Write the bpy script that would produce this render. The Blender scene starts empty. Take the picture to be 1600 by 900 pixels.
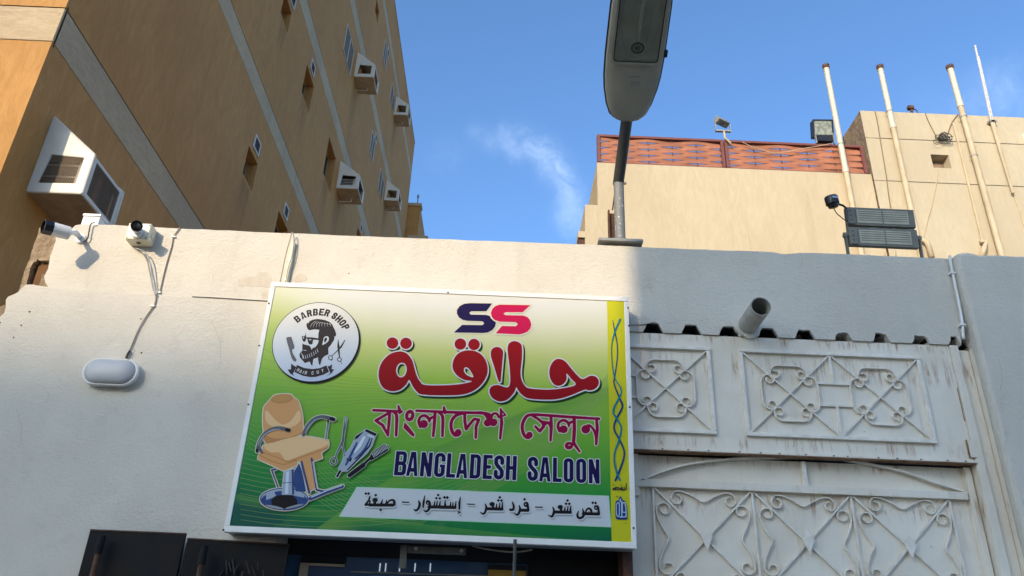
import bpy, bmesh, math, random
import numpy as np
from mathutils import Vector, Matrix

random.seed(7)
scene = bpy.context.scene
R = math.radians

# ------------------------------------------------------------------ camera
EYE = Vector((0.0, 0.0, 1.6))
FPX = 1236.0                       # focal length for a 1600 px wide frame
_f = np.array([-32.0, 620.0, FPX]); _f /= np.linalg.norm(_f)
_u = np.array([99.0, -2461.0, FPX]); _u -= _u.dot(_f) * _f; _u /= np.linalg.norm(_u)
_r = np.cross(_f, _u)
AX = np.array([_r, _f, _u])        # rows: world x, y, z in camera axes (x right, y down, z ahead)
cam_data = bpy.data.cameras.new('camera')
cam = bpy.data.objects.new('camera', cam_data)
scene.collection.objects.link(cam)
cam_data.sensor_width = 36.0
cam_data.lens = 36.0 * FPX / 1600.0
cam_data.clip_start = 0.05
cam_data.clip_end = 3000.0
mw = Matrix.Identity(4)
for i in range(3):
    mw[i][0] = AX[i][0]; mw[i][1] = -AX[i][1]; mw[i][2] = -AX[i][2]; mw[i][3] = EYE[i]
cam.matrix_world = mw
scene.camera = cam

# ------------------------------------------------------------------ sky, sun, exposure
SUN_EL = R(18.5)
SUN_AZ = R(29.0)                   # sun stands behind the viewer, this far to the left
sun_dir = Vector((-math.sin(SUN_AZ) * math.cos(SUN_EL), -math.cos(SUN_AZ) * math.cos(SUN_EL), math.sin(SUN_EL)))
world = bpy.data.worlds.new('World'); scene.world = world
world.use_nodes = True
wt = world.node_tree; wn = wt.nodes; wl = wt.links
for n in list(wn): wn.remove(n)
w_out = wn.new('ShaderNodeOutputWorld'); w_bg = wn.new('ShaderNodeBackground')
sky = wn.new('ShaderNodeTexSky'); sky.sky_type = 'NISHITA'; sky.sun_disc = False
sky.sun_elevation = SUN_EL
sky.sun_rotation = math.atan2(sun_dir.x, sun_dir.y)
sky.air_density = 1.0; sky.dust_density = 3.2; sky.ozone_density = 4.0; sky.altitude = 0
w_bg.inputs['Strength'].default_value = 0.15
wl.new(w_bg.outputs[0], w_out.inputs[0])
SUN_E = 2.0
sun_data = bpy.data.lights.new('sun', 'SUN'); sun_data.energy = SUN_E; sun_data.angle = R(0.53)
sun_data.color = (1.0, 0.80, 0.55)
sun = bpy.data.objects.new('sun', sun_data); scene.collection.objects.link(sun)
sun.rotation_euler = sun_dir.to_track_quat('Z', 'Y').to_euler()
scene.view_settings.view_transform = 'Standard'
scene.view_settings.look = 'None'
scene.view_settings.exposure = 1.05
scene.view_settings.gamma = 1.0

def P(px, py, **k):
    """point of the plane X=, Y= or Z= seen at photo pixel px, py"""
    d = AX @ np.array([px - 800.0, py - 450.0, FPX])
    a, v = list(k.items())[0]; i = 'XYZ'.index(a)
    t = (v - EYE[i]) / d[i]
    return Vector((EYE[0] + d[0] * t, EYE[1] + d[1] * t, EYE[2] + d[2] * t))

def PP(pts, **k): return [P(a, b, **k) for a, b in pts]

# wispy cloud in the sky: a chain of soft lobes broken by stretched noise
def wmath(op, a, b=None, c=None, clamp=False):
    n = wn.new('ShaderNodeMath'); n.operation = op; n.use_clamp = clamp
    for i, v in enumerate((a, b, c)):
        if v is None: continue
        if isinstance(v, (int, float)): n.inputs[i].default_value = v
        else: wl.new(v, n.inputs[i])
    return n.outputs[0]
tc = wn.new('ShaderNodeTexCoord')
nrm = wn.new('ShaderNodeVectorMath'); nrm.operation = 'NORMALIZE'; wl.new(tc.outputs['Generated'], nrm.inputs[0])
wn_noise = wn.new('ShaderNodeTexNoise'); wn_noise.inputs['Scale'].default_value = 14.0
wn_noise.inputs['Detail'].default_value = 8.0; wn_noise.inputs['Roughness'].default_value = 0.62
wn_noise.inputs['Distortion'].default_value = 0.7
wl.new(nrm.outputs[0], wn_noise.inputs['Vector'])
noff = wn.new('ShaderNodeVectorMath'); noff.operation = 'MULTIPLY_ADD'
noff.inputs[1].default_value = (0.05,) * 3; 
wl.new(wn_noise.outputs['Color'], noff.inputs[0]); wl.new(nrm.outputs[0], noff.inputs[2])
sh = wn.new('ShaderNodeVectorMath'); sh.operation = 'SUBTRACT'; sh.inputs[1].default_value = (0.025,) * 3
wl.new(noff.outputs[0], sh.inputs[0])
acc = None
for px, py, rad, st in ((735, 198, 12, .3), (760, 220, 15, .4), (790, 222, 17, .5), (820, 222, 17, .6), (845, 232, 18, .7), (862, 252, 19, .9),
                        (876, 274, 18, .85), (884, 300, 17, .7), (886, 328, 17, .7), (894, 350, 16, .5), (700, 235, 22, .15), (910, 340, 14, .3),
                        (1562, 145, 34, .35), (1530, 160, 30, .22), (1450, 170, 34, .12), (1590, 130, 30, .2)):
    d = (P(px, py, Y=10.0) - EYE).normalized()
    dist = wn.new('ShaderNodeVectorMath'); dist.operation = 'DISTANCE'; dist.inputs[1].default_value = d
    wl.new(sh.outputs[0], dist.inputs[0])
    q = wmath('DIVIDE', dist.outputs['Value'], rad / 1150.0)
    q = wmath('MULTIPLY', wmath('MULTIPLY', q, q), -0.9)
    g = wmath('MULTIPLY', wmath('EXPONENT', q), st)
    acc = g if acc is None else wmath('ADD', acc, g)
n2 = wn.new('ShaderNodeTexNoise'); n2.inputs['Scale'].default_value = 40.0; n2.inputs['Detail'].default_value = 9.0
n2.inputs['Roughness'].default_value = 0.6; n2.inputs['Distortion'].default_value = 1.0
wl.new(nrm.outputs[0], n2.inputs['Vector'])
fac = wmath('MULTIPLY', acc, wmath('ADD', wmath('MULTIPLY', n2.outputs['Fac'], 1.1), -0.15), clamp=True)
fac = wmath('MULTIPLY', fac, 0.36)
mixc = wn.new('ShaderNodeMix'); mixc.data_type = 'RGBA'
wl.new(fac, mixc.inputs['Factor'])
tint = wn.new('ShaderNodeMix'); tint.data_type = 'RGBA'; tint.blend_type = 'MULTIPLY'; tint.inputs['Factor'].default_value = 1.0
wl.new(sky.outputs[0], tint.inputs[6]); tint.inputs[7].default_value = (0.84, 1.00, 1.11, 1)
SKYTINT = tint
wl.new(tint.outputs[2], mixc.inputs[6]); mixc.inputs[7].default_value = (4.6, 5.4, 6.4, 1)
wl.new(mixc.outputs[2], w_bg.inputs['Color'])

# ------------------------------------------------------------------ materials
MATS = {}
class NT:
    def __init__(s, name):
        m = bpy.data.materials.new(name); m.use_nodes = True
        s.m = m; s.t = m.node_tree; s.n = s.t.nodes; s.l = s.t.links
        s.b = s.n['Principled BSDF']; s._pos = None
        MATS[name] = m
    def pos(s, obj=False):
        if obj:
            return s.n.new('ShaderNodeTexCoord').outputs['Object']
        if s._pos is None: s._pos = s.n.new('ShaderNodeNewGeometry').outputs['Position']
        return s._pos
    def map(s, v, sc, loc=(0, 0, 0)):
        n = s.n.new('ShaderNodeMapping'); n.inputs['Scale'].default_value = sc; n.inputs['Location'].default_value = loc
        s.l.new(v, n.inputs[0]); return n.outputs[0]
    def noise(s, v, scale, detail=5, rough=.55, dist=0):
        n = s.n.new('ShaderNodeTexNoise'); n.inputs['Scale'].default_value = scale; n.inputs['Detail'].default_value = detail
        n.inputs['Roughness'].default_value = rough; n.inputs['Distortion'].default_value = dist
        s.l.new(v, n.inputs['Vector']); return n.outputs['Fac']
    def math(s, op, a, b=None, clamp=False):
        n = s.n.new('ShaderNodeMath'); n.operation = op; n.use_clamp = clamp
        for i, v in enumerate((a, b)):
            if v is None: continue
            if isinstance(v, (int, float)): n.inputs[i].default_value = v
            else: s.l.new(v, n.inputs[i])
        return n.outputs[0]
    def ramp(s, v, *stops):
        n = s.n.new('ShaderNodeValToRGB'); e = n.color_ramp.elements
        while len(e) < len(stops): e.new(0.5)
        for i, (p, c) in enumerate(stops):
            e[i].position = p; e[i].color = (c, c, c, 1) if isinstance(c, (int, float)) else (*c, 1)
        s.l.new(v, n.inputs[0]); return n.outputs[0]
    def rng(s, v, a, b, c=0.0, d=1.0):
        n = s.n.new('ShaderNodeMapRange'); n.interpolation_type = 'SMOOTHSTEP'
        n.inputs[1].default_value = a; n.inputs[2].default_value = b; n.inputs[3].default_value = c; n.inputs[4].default_value = d
        s.l.new(v, n.inputs[0]); return n.outputs[0]
    def mix(s, f, a, b, mode='MIX'):
        n = s.n.new('ShaderNodeMix'); n.data_type = 'RGBA'; n.blend_type = mode
        for i, v in ((0, f), (6, a), (7, b)):
            if isinstance(v, (int, float)): n.inputs[i].default_value = v
            elif isinstance(v, tuple): n.inputs[i].default_value = (*v, 1)
            else: s.l.new(v, n.inputs[i])
        return n.outputs[2]
    def xyz(s, v):
        n = s.n.new('ShaderNodeSeparateXYZ'); s.l.new(v, n.inputs[0]); return n.outputs
    def color(s, c):
        if isinstance(c, tuple): s.b.inputs['Base Color'].default_value = (*c, 1)
        else: s.l.new(c, s.b.inputs['Base Color'])
    def bump(s, h, dist, strength=1.0):
        n = s.n.new('ShaderNodeBump'); n.inputs['Distance'].default_value = dist; n.inputs['Strength'].default_value = strength
        s.l.new(h, n.inputs['Height']); s.l.new(n.outputs[0], s.b.inputs['Normal'])
    def rough(s, r):
        if isinstance(r, (int, float)): s.b.inputs['Roughness'].default_value = r
        else: s.l.new(r, s.b.inputs['Roughness'])

def simple(name, c, rough=.6, metal=0.0, var=.12, scale=12.0, bump=0.0, bscale=60.0, c2=None, spec=None):
    k = NT(name); p = k.pos()
    n = k.noise(p, scale, 4)
    lo = tuple(x * (1 - var) for x in c) if c2 is None else c2
    hi = tuple(min(1, x * (1 + var)) for x in c) if c2 is None else c
    k.color(k.mix(k.rng(n, .3, .7), lo, hi)); k.rough(rough)
    k.b.inputs['Metallic'].default_value = metal
    if spec is not None: k.b.inputs['Specular IOR Level'].default_value = spec
    if bump: k.bump(k.noise(p, bscale, 3), bump)
    return k.m

def stucco_white():
    k = NT('white_stucco'); p = k.pos()
    big = k.noise(p, 1.3, 5, .6); fine = k.noise(p, 38.0, 6, .6); mid = k.noise(p, 9.0, 5, .6)
    c = k.mix(k.rng(big, .3, .7), (0.66, 0.605, 0.51), (0.74, 0.685, 0.585))
    c = k.mix(k.math('MULTIPLY', k.rng(mid, .56, .72), .22), c, (0.50, 0.47, 0.40))
    ps = k.map(p, (7.0, 7.0, 0.8)); st = k.noise(ps, 1.0, 4, .6)
    c = k.mix(k.math('MULTIPLY', k.rng(st, .58, .78), .18), c, (0.46, 0.42, 0.34))
    spk = k.noise(p, 120.0, 2, .5)
    c = k.mix(k.math('MULTIPLY', k.rng(spk, .70, .78), .25), c, (0.30, 0.27, 0.22))
    k.color(c); k.rough(.85)
    pd = k.map(p, (1, 1, 1.4)); v = k.noise(pd, 24.0, 3, .45, .8); v2 = k.noise(pd, 60.0, 4, .6, .5)
    h = k.math('ADD', k.math('MULTIPLY', k.rng(v, .3, .75), .30), k.math('MULTIPLY', v2, .5))
    h = k.math('ADD', h, k.math('MULTIPLY', k.noise(p, 6.0, 2), .7))
    h = k.math('ADD', h, k.math('MULTIPLY', k.noise(k.map(p, (1, 1, 1.5)), 48.0, 6, .75, .4), 2.6)); k.bump(h, .0040, .85)
    return k.m

def trowel(name, ca, cb, cdark, sx=1.0, depth=.006, streak=(8, 8, 2.2), drips=()):
    k = NT(name); p = k.pos()
    ps = k.map(p, streak); st = k.noise(ps, 1.0, 8, .72, 1.2)
    pf = k.map(p, (34 * sx, 34 * sx, 9)); f = k.noise(pf, 1.0, 6, .72, 1.0)
    big = k.noise(p, .55, 4)
    c = k.mix(k.rng(st, .35, .68), ca, cb)
    c = k.mix(k.math('MULTIPLY', k.rng(big, .4, .7), .4), c, cdark)
    c = k.mix(k.math('MULTIPLY', k.rng(f, .58, .75), .3), c, cdark)
    pw = k.map(p, (2.2, 2.2, .22)); wv = k.noise(pw, 1.0, 5, .7)
    c = k.mix(k.math('MULTIPLY', k.rng(wv, .55, .8), .3), c, tuple(x * .72 for x in cdark))
    if drips:
        X_, Y_, Z_ = k.xyz(p); wob = k.math('MULTIPLY', k.math('SUBTRACT', wv, .5), .5); tot = None
        for yc, wd, zt_, ln in drips:
            d = k.math('ABSOLUTE', k.math('SUBTRACT', k.math('ADD', Y_, wob), yc))
            m = k.math('MULTIPLY', k.rng(d, wd*.35, wd, 1.0, 0.0), k.rng(Z_, zt_-ln, zt_, 0.0, 1.0))
            m = k.math('MULTIPLY', m, k.math('LESS_THAN', Z_, zt_))
            tot = m if tot is None else k.math('MAXIMUM', tot, m)
        fs = k.noise(k.map(p, (1, 26, .6)), 1.0, 5, .7)
        c = k.mix(k.math('MULTIPLY', tot, k.rng(fs, .3, .7, .15, .6)), c, tuple(x * .42 for x in cdark))
    k.color(c); k.rough(.9)
    h = k.math('ADD', k.math('MULTIPLY', f, .7), st)
    k.bump(h, depth, .8)
    return k.m

m_stucco = stucco_white()
m_brown = trowel('ochre_trowelled_render', (0.44, 0.215, 0.058), (0.53, 0.27, 0.082), (0.36, 0.165, 0.042), depth=.012, drips=((17.75, .5, 16.7, 2.4), (24.3, .45, 20.7, 2.2), (17.8, .5, 13.0, 2.2), (24.5, .45, 17.0, 2.0), (11.55, .3, 9.2, 1.1), (13.7, .35, 12.8, 1.3), (16.4, .4, 12.5, 1.2), (11.6, .3, 13.0, 1.1)))
m_band = trowel('grey_stone_band', (0.44, 0.325, 0.19), (0.56, 0.43, 0.27), (0.31, 0.22, 0.13), streak=(5, 5, 30), depth=.012)
m_beige = trowel('beige_trowelled_render', (0.48, 0.39, 0.26), (0.535, 0.445, 0.305), (0.43, 0.345, 0.225), depth=.004)
m_beige2 = trowel('pale_beige_render', (0.46, 0.385, 0.265), (0.51, 0.43, 0.305), (0.41, 0.335, 0.225), depth=.003)
m_stone = simple('brown_stone_cladding', (0.30, 0.22, 0.15), .9, c2=(0.17, 0.12, 0.085), scale=7, bump=.02, bscale=14)
m_rubble = simple('crumbling_mud_plaster', (0.40, 0.30, 0.19), .95, c2=(0.27, 0.19, 0.115), scale=11, bump=.03, bscale=25)
m_groove = simple('dark_joint', (0.17, 0.085, 0.035), .95)
m_gjoint = simple('beige_joint', (0.26, 0.21, 0.14), .95)
m_asphalt = simple('asphalt', (0.055, 0.053, 0.05), .95, scale=30, bump=.004, bscale=200)
m_ground = simple('dusty_ground', (0.42, 0.35, 0.26), .95, scale=3, bump=.01, bscale=40)
m_pave = simple('concrete_paving', (0.44, 0.40, 0.34), .9, scale=6)
m_kerb = simple('kerb_concrete', (0.36, 0.35, 0.32), .9)
m_alu = simple('white_painted_aluminium', (0.84, 0.81, 0.75), .45, var=.03)
m_under = simple('sign_casing_grey', (0.30, 0.30, 0.31), .5)
m_white = simple('white_plastic', (0.76, 0.76, 0.73), .4, var=.03)
m_cream = simple('yellowed_plastic', (0.74, 0.70, 0.52), .45, var=.05)
m_fib = simple('cage_fibreglass', (0.66, 0.61, 0.51), .42, var=.06, scale=4)
m_mesh = simple('cage_wire', (0.22, 0.15, 0.09), .6)
m_acin = simple('cooler_grey', (0.60, 0.57, 0.50), .5)
m_dsteel = simple('dull_dark_steel', (0.085, 0.083, 0.072), .6, c2=(0.06, 0.05, 0.04), scale=25)
m_cageu = simple('cage_underside_bounce_tint', (0.46, 0.33, 0.20), .6, var=.15, scale=5)  # brown bounce off the ochre wall, plus some dirt, put into the colour
m_black = simple('black_plastic', (0.012, 0.012, 0.013), .35)
m_lens = simple('camera_lens_glass', (0.008, 0.008, 0.01), .05, spec=.9)
m_silver = simple('brushed_metal', (0.55, 0.55, 0.55), .35, metal=.9)
m_galv = simple('galvanised_steel', (0.30, 0.30, 0.28), .55, metal=.35, scale=18, bump=.001, bscale=90)
m_pvc = simple('cream_pvc_pipe', (0.55, 0.52, 0.42), .5, var=.04)
m_pvcd = simple('beige_painted_pipe', (0.49, 0.395, 0.265), .7, var=.12, scale=4)
m_spout = simple('dusty_pvc_spout', (0.44, 0.42, 0.37), .6, c2=(0.32, 0.30, 0.25), scale=10, bump=.001)
m_cable = simple('grey_cable', (0.30, 0.25, 0.195), .6)
m_dcable = simple('dark_cable', (0.045, 0.04, 0.035), .6)
m_lattice = simple('terracotta_lattice_slat', (0.34, 0.125, 0.065), .7, var=.2, scale=3)
m_latfr = simple('dark_red_lattice_frame', (0.17, 0.05, 0.035), .5)
m_flood = simple('grey_floodlight_casing', (0.185, 0.18, 0.15), .6)
m_fglass = simple('floodlight_glass', (0.46, 0.43, 0.33), .6)
m_halog = simple('halogen_reflector', (0.33, 0.35, 0.30), .25, c2=(0.16, 0.17, 0.13), scale=16)
m_steelb = simple('black_painted_steel', (0.014, 0.015, 0.017), .75, spec=.15, c2=(0.020, 0.016, 0.013), scale=9, bump=.001)
m_rustb = simple('rusty_brown_steel', (0.13, 0.05, 0.02), .8, c2=(0.05, 0.03, 0.022), scale=25, bump=.001)
m_wood = simple('pale_wood', (0.60, 0.44, 0.30), .6)
m_yellowlbl = simple('reflected_yellow_label', (0.45, 0.25, 0.03), .5)
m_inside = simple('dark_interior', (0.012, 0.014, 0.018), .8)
m_winframe = simple('window_frame_white', (0.55, 0.50, 0.42), .4, var=.03)
m_winfb = simple('window_frame_bronze', (0.30, 0.24, 0.16), .4, var=.05)
m_patch = simple('exposed_old_plaster', (0.60, 0.53, 0.43), .9, c2=(0.54, 0.47, 0.37), scale=25, bump=.002)
m_rest = simple('street_facade', (0.70, 0.60, 0.46), .9, scale=1)
m_reflect = simple('lamp_reflector', (0.40, 0.43, 0.36), .5)
m_socket = simple('lamp_socket_dark', (0.016, 0.018, 0.017), .6)

def glass(name, c, rough=.08, spec=.6):
    k = NT(name); k.color(c); k.rough(rough); k.b.inputs['Specular IOR Level'].default_value = spec
    return k.m
m_winglass = glass('window_glass', (0.19, 0.155, 0.115), .7, .05)
m_darkglass = glass('dark_vent_glass', (0.03, 0.024, 0.028), .5, .2)
m_doorglass = glass('blue_door_glass', (0.05, 0.11, 0.22), .15, .3)
def clear(name, c, a):
    k = NT(name); k.color(c); k.rough(.05); k.b.inputs['Alpha'].default_value = a
    return k.m
m_bowl = clear('lamp_cover_glass', (0.13, 0.15, 0.12), .38)

def gate_paint():
    k = NT('rusty_white_gate_paint'); p = k.pos(); x, y, z = k.xyz(p)
    big = k.noise(p, 2.2, 5, .6)
    c = k.mix(k.rng(big, .3, .7), (0.72, 0.635, 0.505), (0.84, 0.77, 0.65))
    ps = k.map(p, (14, 14, 1.4)); st = k.noise(ps, 1.0, 5, .65)
    ps2 = k.map(p, (26, 26, 3.2), (3, 0, 0)); st2 = k.noise(ps2, 1.0, 6, .75, .5)
    dirt = k.math('MULTIPLY', k.rng(st, .54, .76), .34)
    c = k.mix(dirt, c, (0.42, 0.33, 0.22))
    zone = None
    for zc, w in ((3.44, .05), (3.28, .13), (2.83, .06), (2.74, .05), (2.52, .10)):
        d = k.math('ABSOLUTE', k.math('SUBTRACT', z, zc)); g = k.rng(d, 0, w, 1.0, 0.0)
        zone = g if zone is None else k.math('MAXIMUM', zone, g)
    rust = k.math('MULTIPLY', k.rng(st2, .50, .68), zone)
    c = k.mix(k.math('MULTIPLY', rust, .85), c, (0.36, 0.17, 0.06))
    sp = k.noise(p, 20.0, 6, .7)
    c = k.mix(k.math('MULTIPLY', k.rng(sp, .69, .74), .75), c, (0.17, 0.10, 0.06))
    k.color(c); k.rough(.5); k.bump(k.noise(p, 30.0, 4), .0015, .5)
    return k.m
m_gate = gate_paint()
m_scroll = simple('white_wrought_iron_paint', (0.88, 0.82, 0.71), .5, c2=(0.74, 0.67, 0.57), scale=18)
m_gaterust = simple('rusting_gate_edge', (0.30, 0.20, 0.12), .75, c2=(0.20, 0.085, 0.035), scale=22, bump=.002, bscale=80)

# ------------------------------------------------------------------ mesh building
C = scene.collection
WPOS = {}
class MB:
    def __init__(s): s.v = []; s.f = []
    def add(s, vs, fs):
        n = len(s.v); s.v += [tuple(x) for x in vs]; s.f += [tuple(i + n for i in q) for q in fs]; return s
    def box(s, x0, x1, y0, y1, z0, z1):
        return s.add([(x0,y0,z0),(x1,y0,z0),(x1,y1,z0),(x0,y1,z0),(x0,y0,z1),(x1,y0,z1),(x1,y1,z1),(x0,y1,z1)],
                     [(0,3,2,1),(4,5,6,7),(0,1,5,4),(1,2,6,5),(2,3,7,6),(3,0,4,7)])
    def quad(s, a, b, c, d): return s.add([a, b, c, d], [(0, 1, 2, 3)])
    def obox(s, c, ax, ay, az):
        """box by centre and three half-axis vectors"""
        c = Vector(c); vs = []
        for k in (-1, 1):
            for i, j in ((-1,-1),(1,-1),(1,1),(-1,1)): vs.append(c + ax*i + ay*j + az*k)
        return s.add(vs, [(0,3,2,1),(4,5,6,7),(0,1,5,4),(1,2,6,5),(2,3,7,6),(3,0,4,7)])
    def bar(s, p0, p1, w, h, nrm=(0, -1, 0)):
        """flat bar from p0 to p1: w across, h along nrm"""
        p0 = Vector(p0); p1 = Vector(p1); t = (p1 - p0); L = t.length; t.normalize()
        n = Vector(nrm); b = t.cross(n).normalized(); n = b.cross(t).normalized()
        return s.obox((p0 + p1) / 2, t * (L / 2), b * (w / 2), n * (h / 2))
    def prism_y(s, pts, y0, y1):
        """outline in x,z (list of pairs or vectors) from y0 (front) to y1 (back)"""
        q = [(p[0], p[-1]) for p in pts]; n = len(q)
        ar = sum(q[i][0]*q[(i+1)%n][1] - q[(i+1)%n][0]*q[i][1] for i in range(n))
        if ar < 0: q = q[::-1]
        vs = [(a, y0, b) for a, b in q] + [(a, y1, b) for a, b in q]
        fs = [tuple(range(n)), tuple(range(2*n-1, n-1, -1))]
        fs += [((i+1) % n, i, n+i, n+(i+1) % n) for i in range(n)]
        return s.add(vs, fs)
    def tube(s, pts, r, n=8, caps=True, squash=None):
        pts = [Vector(p) for p in pts]; m = len(pts)
        rs = r if isinstance(r, (list, tuple)) else [r] * m
        t0 = (pts[1] - pts[0]).normalized()
        a = Vector((0, 0, 1)) if abs(t0.z) < .9 else Vector((0, 1, 0))
        u = t0.cross(a).normalized(); base = len(s.v); vs = []; fs = []
        for i in range(m):
            if i == 0: t = pts[1] - pts[0]
            elif i == m - 1: t = pts[-1] - pts[-2]
            else: t = (pts[i+1] - pts[i]).normalized() + (pts[i] - pts[i-1]).normalized()
            if t.length < 1e-9: t = t0
            t = t.normalized(); u = (u - t * u.dot(t)).normalized(); w = t.cross(u)
            for j in range(n):
                an = 2 * math.pi * j / n
                vs.append(pts[i] + (u * math.cos(an) + w * math.sin(an)) * rs[i])
        for i in range(m - 1):
            for j in range(n):
                k = (j + 1) % n
                fs.append((i*n+j, i*n+k, (i+1)*n+k, (i+1)*n+j))
        if caps:
            fs.append(tuple(range(n-1, -1, -1))); fs.append(tuple((m-1)*n + j for j in range(n)))
        return s.add(vs, fs)
    def lathe(s, prof, c, axis, n=20, capa=True, capb=True):
        """profile (distance along axis, radius) turned about axis at c"""
        c = Vector(c); t = Vector(axis).normalized()
        a = Vector((0, 0, 1)) if abs(t.z) < .9 else Vector((1, 0, 0))
        u = t.cross(a).normalized(); w = t.cross(u); vs = []; fs = []; m = len(prof)
        for d, r in prof:
            for j in range(n):
                an = 2*math.pi*j/n; vs.append(c + t*d + (u*math.cos(an) + w*math.sin(an))*r)
        for i in range(m-1):
            for j in range(n):
                k = (j+1) % n; fs.append((i*n+j, i*n+k, (i+1)*n+k, (i+1)*n+j))
        if capa: fs.append(tuple(range(n-1, -1, -1)))
        if capb: fs.append(tuple((m-1)*n+j for j in range(n)))
        return s.add(vs, fs)
    def gridwall(s, o, du, dv, us, vs, holes):
        """rectangle cut by lines us, vs (sorted); cells inside a hole are left open"""
        o = Vector(o); du = Vector(du); dv = Vector(dv)
        U = sorted(set(us + [h[i] for h in holes for i in (0, 1)])); V = sorted(set(vs + [h[i] for h in holes for i in (2, 3)]))
        U = [u for u in U if us[0] <= u <= us[-1]]; V = [v for v in V if vs[0] <= v <= vs[-1]]
        for i in range(len(U)-1):
            for j in range(len(V)-1):
                cu = (U[i]+U[i+1])/2; cv = (V[j]+V[j+1])/2
                if any(h[0] < cu < h[1] and h[2] < cv < h[3] for h in holes): continue
                s.quad(o+du*U[i]+dv*V[j], o+du*U[i+1]+dv*V[j], o+du*U[i+1]+dv*V[j+1], o+du*U[i]+dv*V[j+1])
        return s

def tag(o, label=None, cat=None, group=None, kind=None):
    if label: o['label'] = label
    if cat: o['category'] = cat
    if group: o['group'] = group
    if kind: o['kind'] = kind
    return o

def thing(name, label, cat, loc=(0, 0, 0), group=None):
    o = bpy.data.objects.new(name, None); C.objects.link(o); o.location = loc
    o.empty_display_size = .1
    WPOS[o.name] = Vector(loc); tag(o, label, cat, group); return o

def obj(name, mb, mat, parent=None, label=None, kind=None, smooth=False, bevel=0, seg=2, solid=0, fixn=True):
    off = WPOS.get(parent.name, Vector()) if parent else Vector()
    me = bpy.data.meshes.new(name)
    me.from_pydata([(a-off.x, b-off.y, c-off.z) for a, b, c in mb.v], [], mb.f)
    if fixn:
        bm = bmesh.new(); bm.from_mesh(me)
        bmesh.ops.recalc_face_normals(bm, faces=bm.faces); bm.to_mesh(me); bm.free()
    me.materials.append(mat)
    if smooth:
        me.polygons.foreach_set('use_smooth', [True]*len(me.polygons))
        if smooth == 'auto':
            bm = bmesh.new(); bm.from_mesh(me)
            for e in bm.edges:
                if len(e.link_faces) == 2 and e.calc_face_angle(0) > R(40): e.smooth = False
            bm.to_mesh(me); bm.free()
    me.update()
    o = bpy.data.objects.new(name, me); C.objects.link(o)
    if parent: o.parent = parent
    WPOS[o.name] = off
    if solid:
        md = o.modifiers.new('solid', 'SOLIDIFY'); md.thickness = solid; md.offset = 1.0 if solid < 0 else -1.0
        md.thickness = abs(solid)
    if bevel:
        md = o.modifiers.new('bevel', 'BEVEL'); md.width = bevel; md.segments = seg; md.limit_method = 'ANGLE'; md.angle_limit = R(35)
    tag(o, label, None, None, kind)
    return o

def dup(root, delta, label=None):
    r = root.copy(); C.objects.link(r); r.location = root.location + Vector(delta)
    if label: r['label'] = label
    for ch in list(root.children):
        c = ch.copy(); C.objects.link(c); c.parent = r
        for g in list(ch.children):
            d = g.copy(); C.objects.link(d); d.parent = c
    return r

def catmull(pts, n=6, closed=False):
    pts = [Vector(p) for p in pts]; out = []; m = len(pts)
    rng = range(m if closed else m-1)
    for i in rng:
        if closed: p0, p1, p2, p3 = pts[(i-1) % m], pts[i], pts[(i+1) % m], pts[(i+2) % m]
        else: p0, p1, p2, p3 = pts[max(i-1, 0)], pts[i], pts[i+1], pts[min(i+2, m-1)]
        for k in range(n):
            t = k/n
            out.append(0.5*((2*p1)+(p2-p0)*t+(2*p0-5*p1+4*p2-p3)*t*t+(3*p1-p0-3*p2+p3)*t**3))
    if not closed: out.append(pts[-1])
    return out
# ------------------------------------------------------------------ ground and street
mb = MB().quad((-400, -400, 0), (400, -400, 0), (400, 400, 0), (-400, 400, 0)); obj('ground', mb, m_ground, kind='structure')
mb = MB().box(-60, 60, -6.2, 2.6, .004, .008); obj('road', mb, m_asphalt, kind='structure')
mb = MB().box(-60, 60, 2.75, 4.1, .0, .13); obj('pavement', mb, m_pave, kind='structure')
mb = MB().box(-60, 60, 2.6, 2.745, .0, .14); obj('kerb', mb, m_kerb, kind='structure')

# ------------------------------------------------------------------ shop building with white front wall
YW = 4.2
shop = thing('shop_building', 'low white rough-stuccoed shop front wall behind the green sign, broken at its left end', 'building', (0, YW, 0))
xp = P(1491, 410, Y=YW).x
xd0, xd1 = P(430, 870, Y=YW).x, 0.66
zdoor = 2.29
zlin = P(1240, 528, Y=YW).z
def jit(pts, a, step=.05):
    out = []
    for i in range(len(pts)-1):
        p, q = pts[i], pts[i+1]; n = max(1, int((q-p).length/step))
        for k in range(n):
            r = p.lerp(q, k/n)
            if k: r = r + Vector((random.uniform(-a, a), 0, random.uniform(-a, a)))
            out.append(r)
    out.append(pts[-1]); return out
top_px = [(87,369),(97,371),(101,366),(108,361),(118,352),(130,350),(180,351.5),(280,357),(455,364.5),(640,372),(668,373),(900,381.5),(1000,386),(1140,391.5),(1205,393.5),(1226,397.5),(1250,395),(1320,397),(1480,404),(1500,405)]
top = jit(PP(top_px, Y=YW), .0022, .07)
left_px = [(87,369),(84,385),(78,402),(75,420),(69,432),(71,442),(75,448)]
left = jit(PP(left_px, Y=YW), .006, .03)
hole_px = [1021, 1081, 1140, 1200, 1258, 1318, 1377, 1437, 1493]
notch = []
holes_x = []
for i, hx in enumerate(hole_px):
    cxh = P(hx, 525, Y=YW).x; holes_x.append(cxh)
    b, t, h = .060, .032, .058
    if i >= 5: b, t, h = .052, .030, .050
    j = lambda s=.005: random.uniform(-s, s)
    s_ = .003 if i < 4 else .007
    notch += [(cxh-b, zlin), (cxh-(b+t)/2+j(s_), zlin+h*.5), (cxh-t, zlin+h+j(s_)), (cxh+j(s_), zlin+h+j(s_)), (cxh+t, zlin+h+j(s_)), (cxh+(b+t)/2+j(s_), zlin+h*.5+j(s_)), (cxh+b, zlin)]
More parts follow.
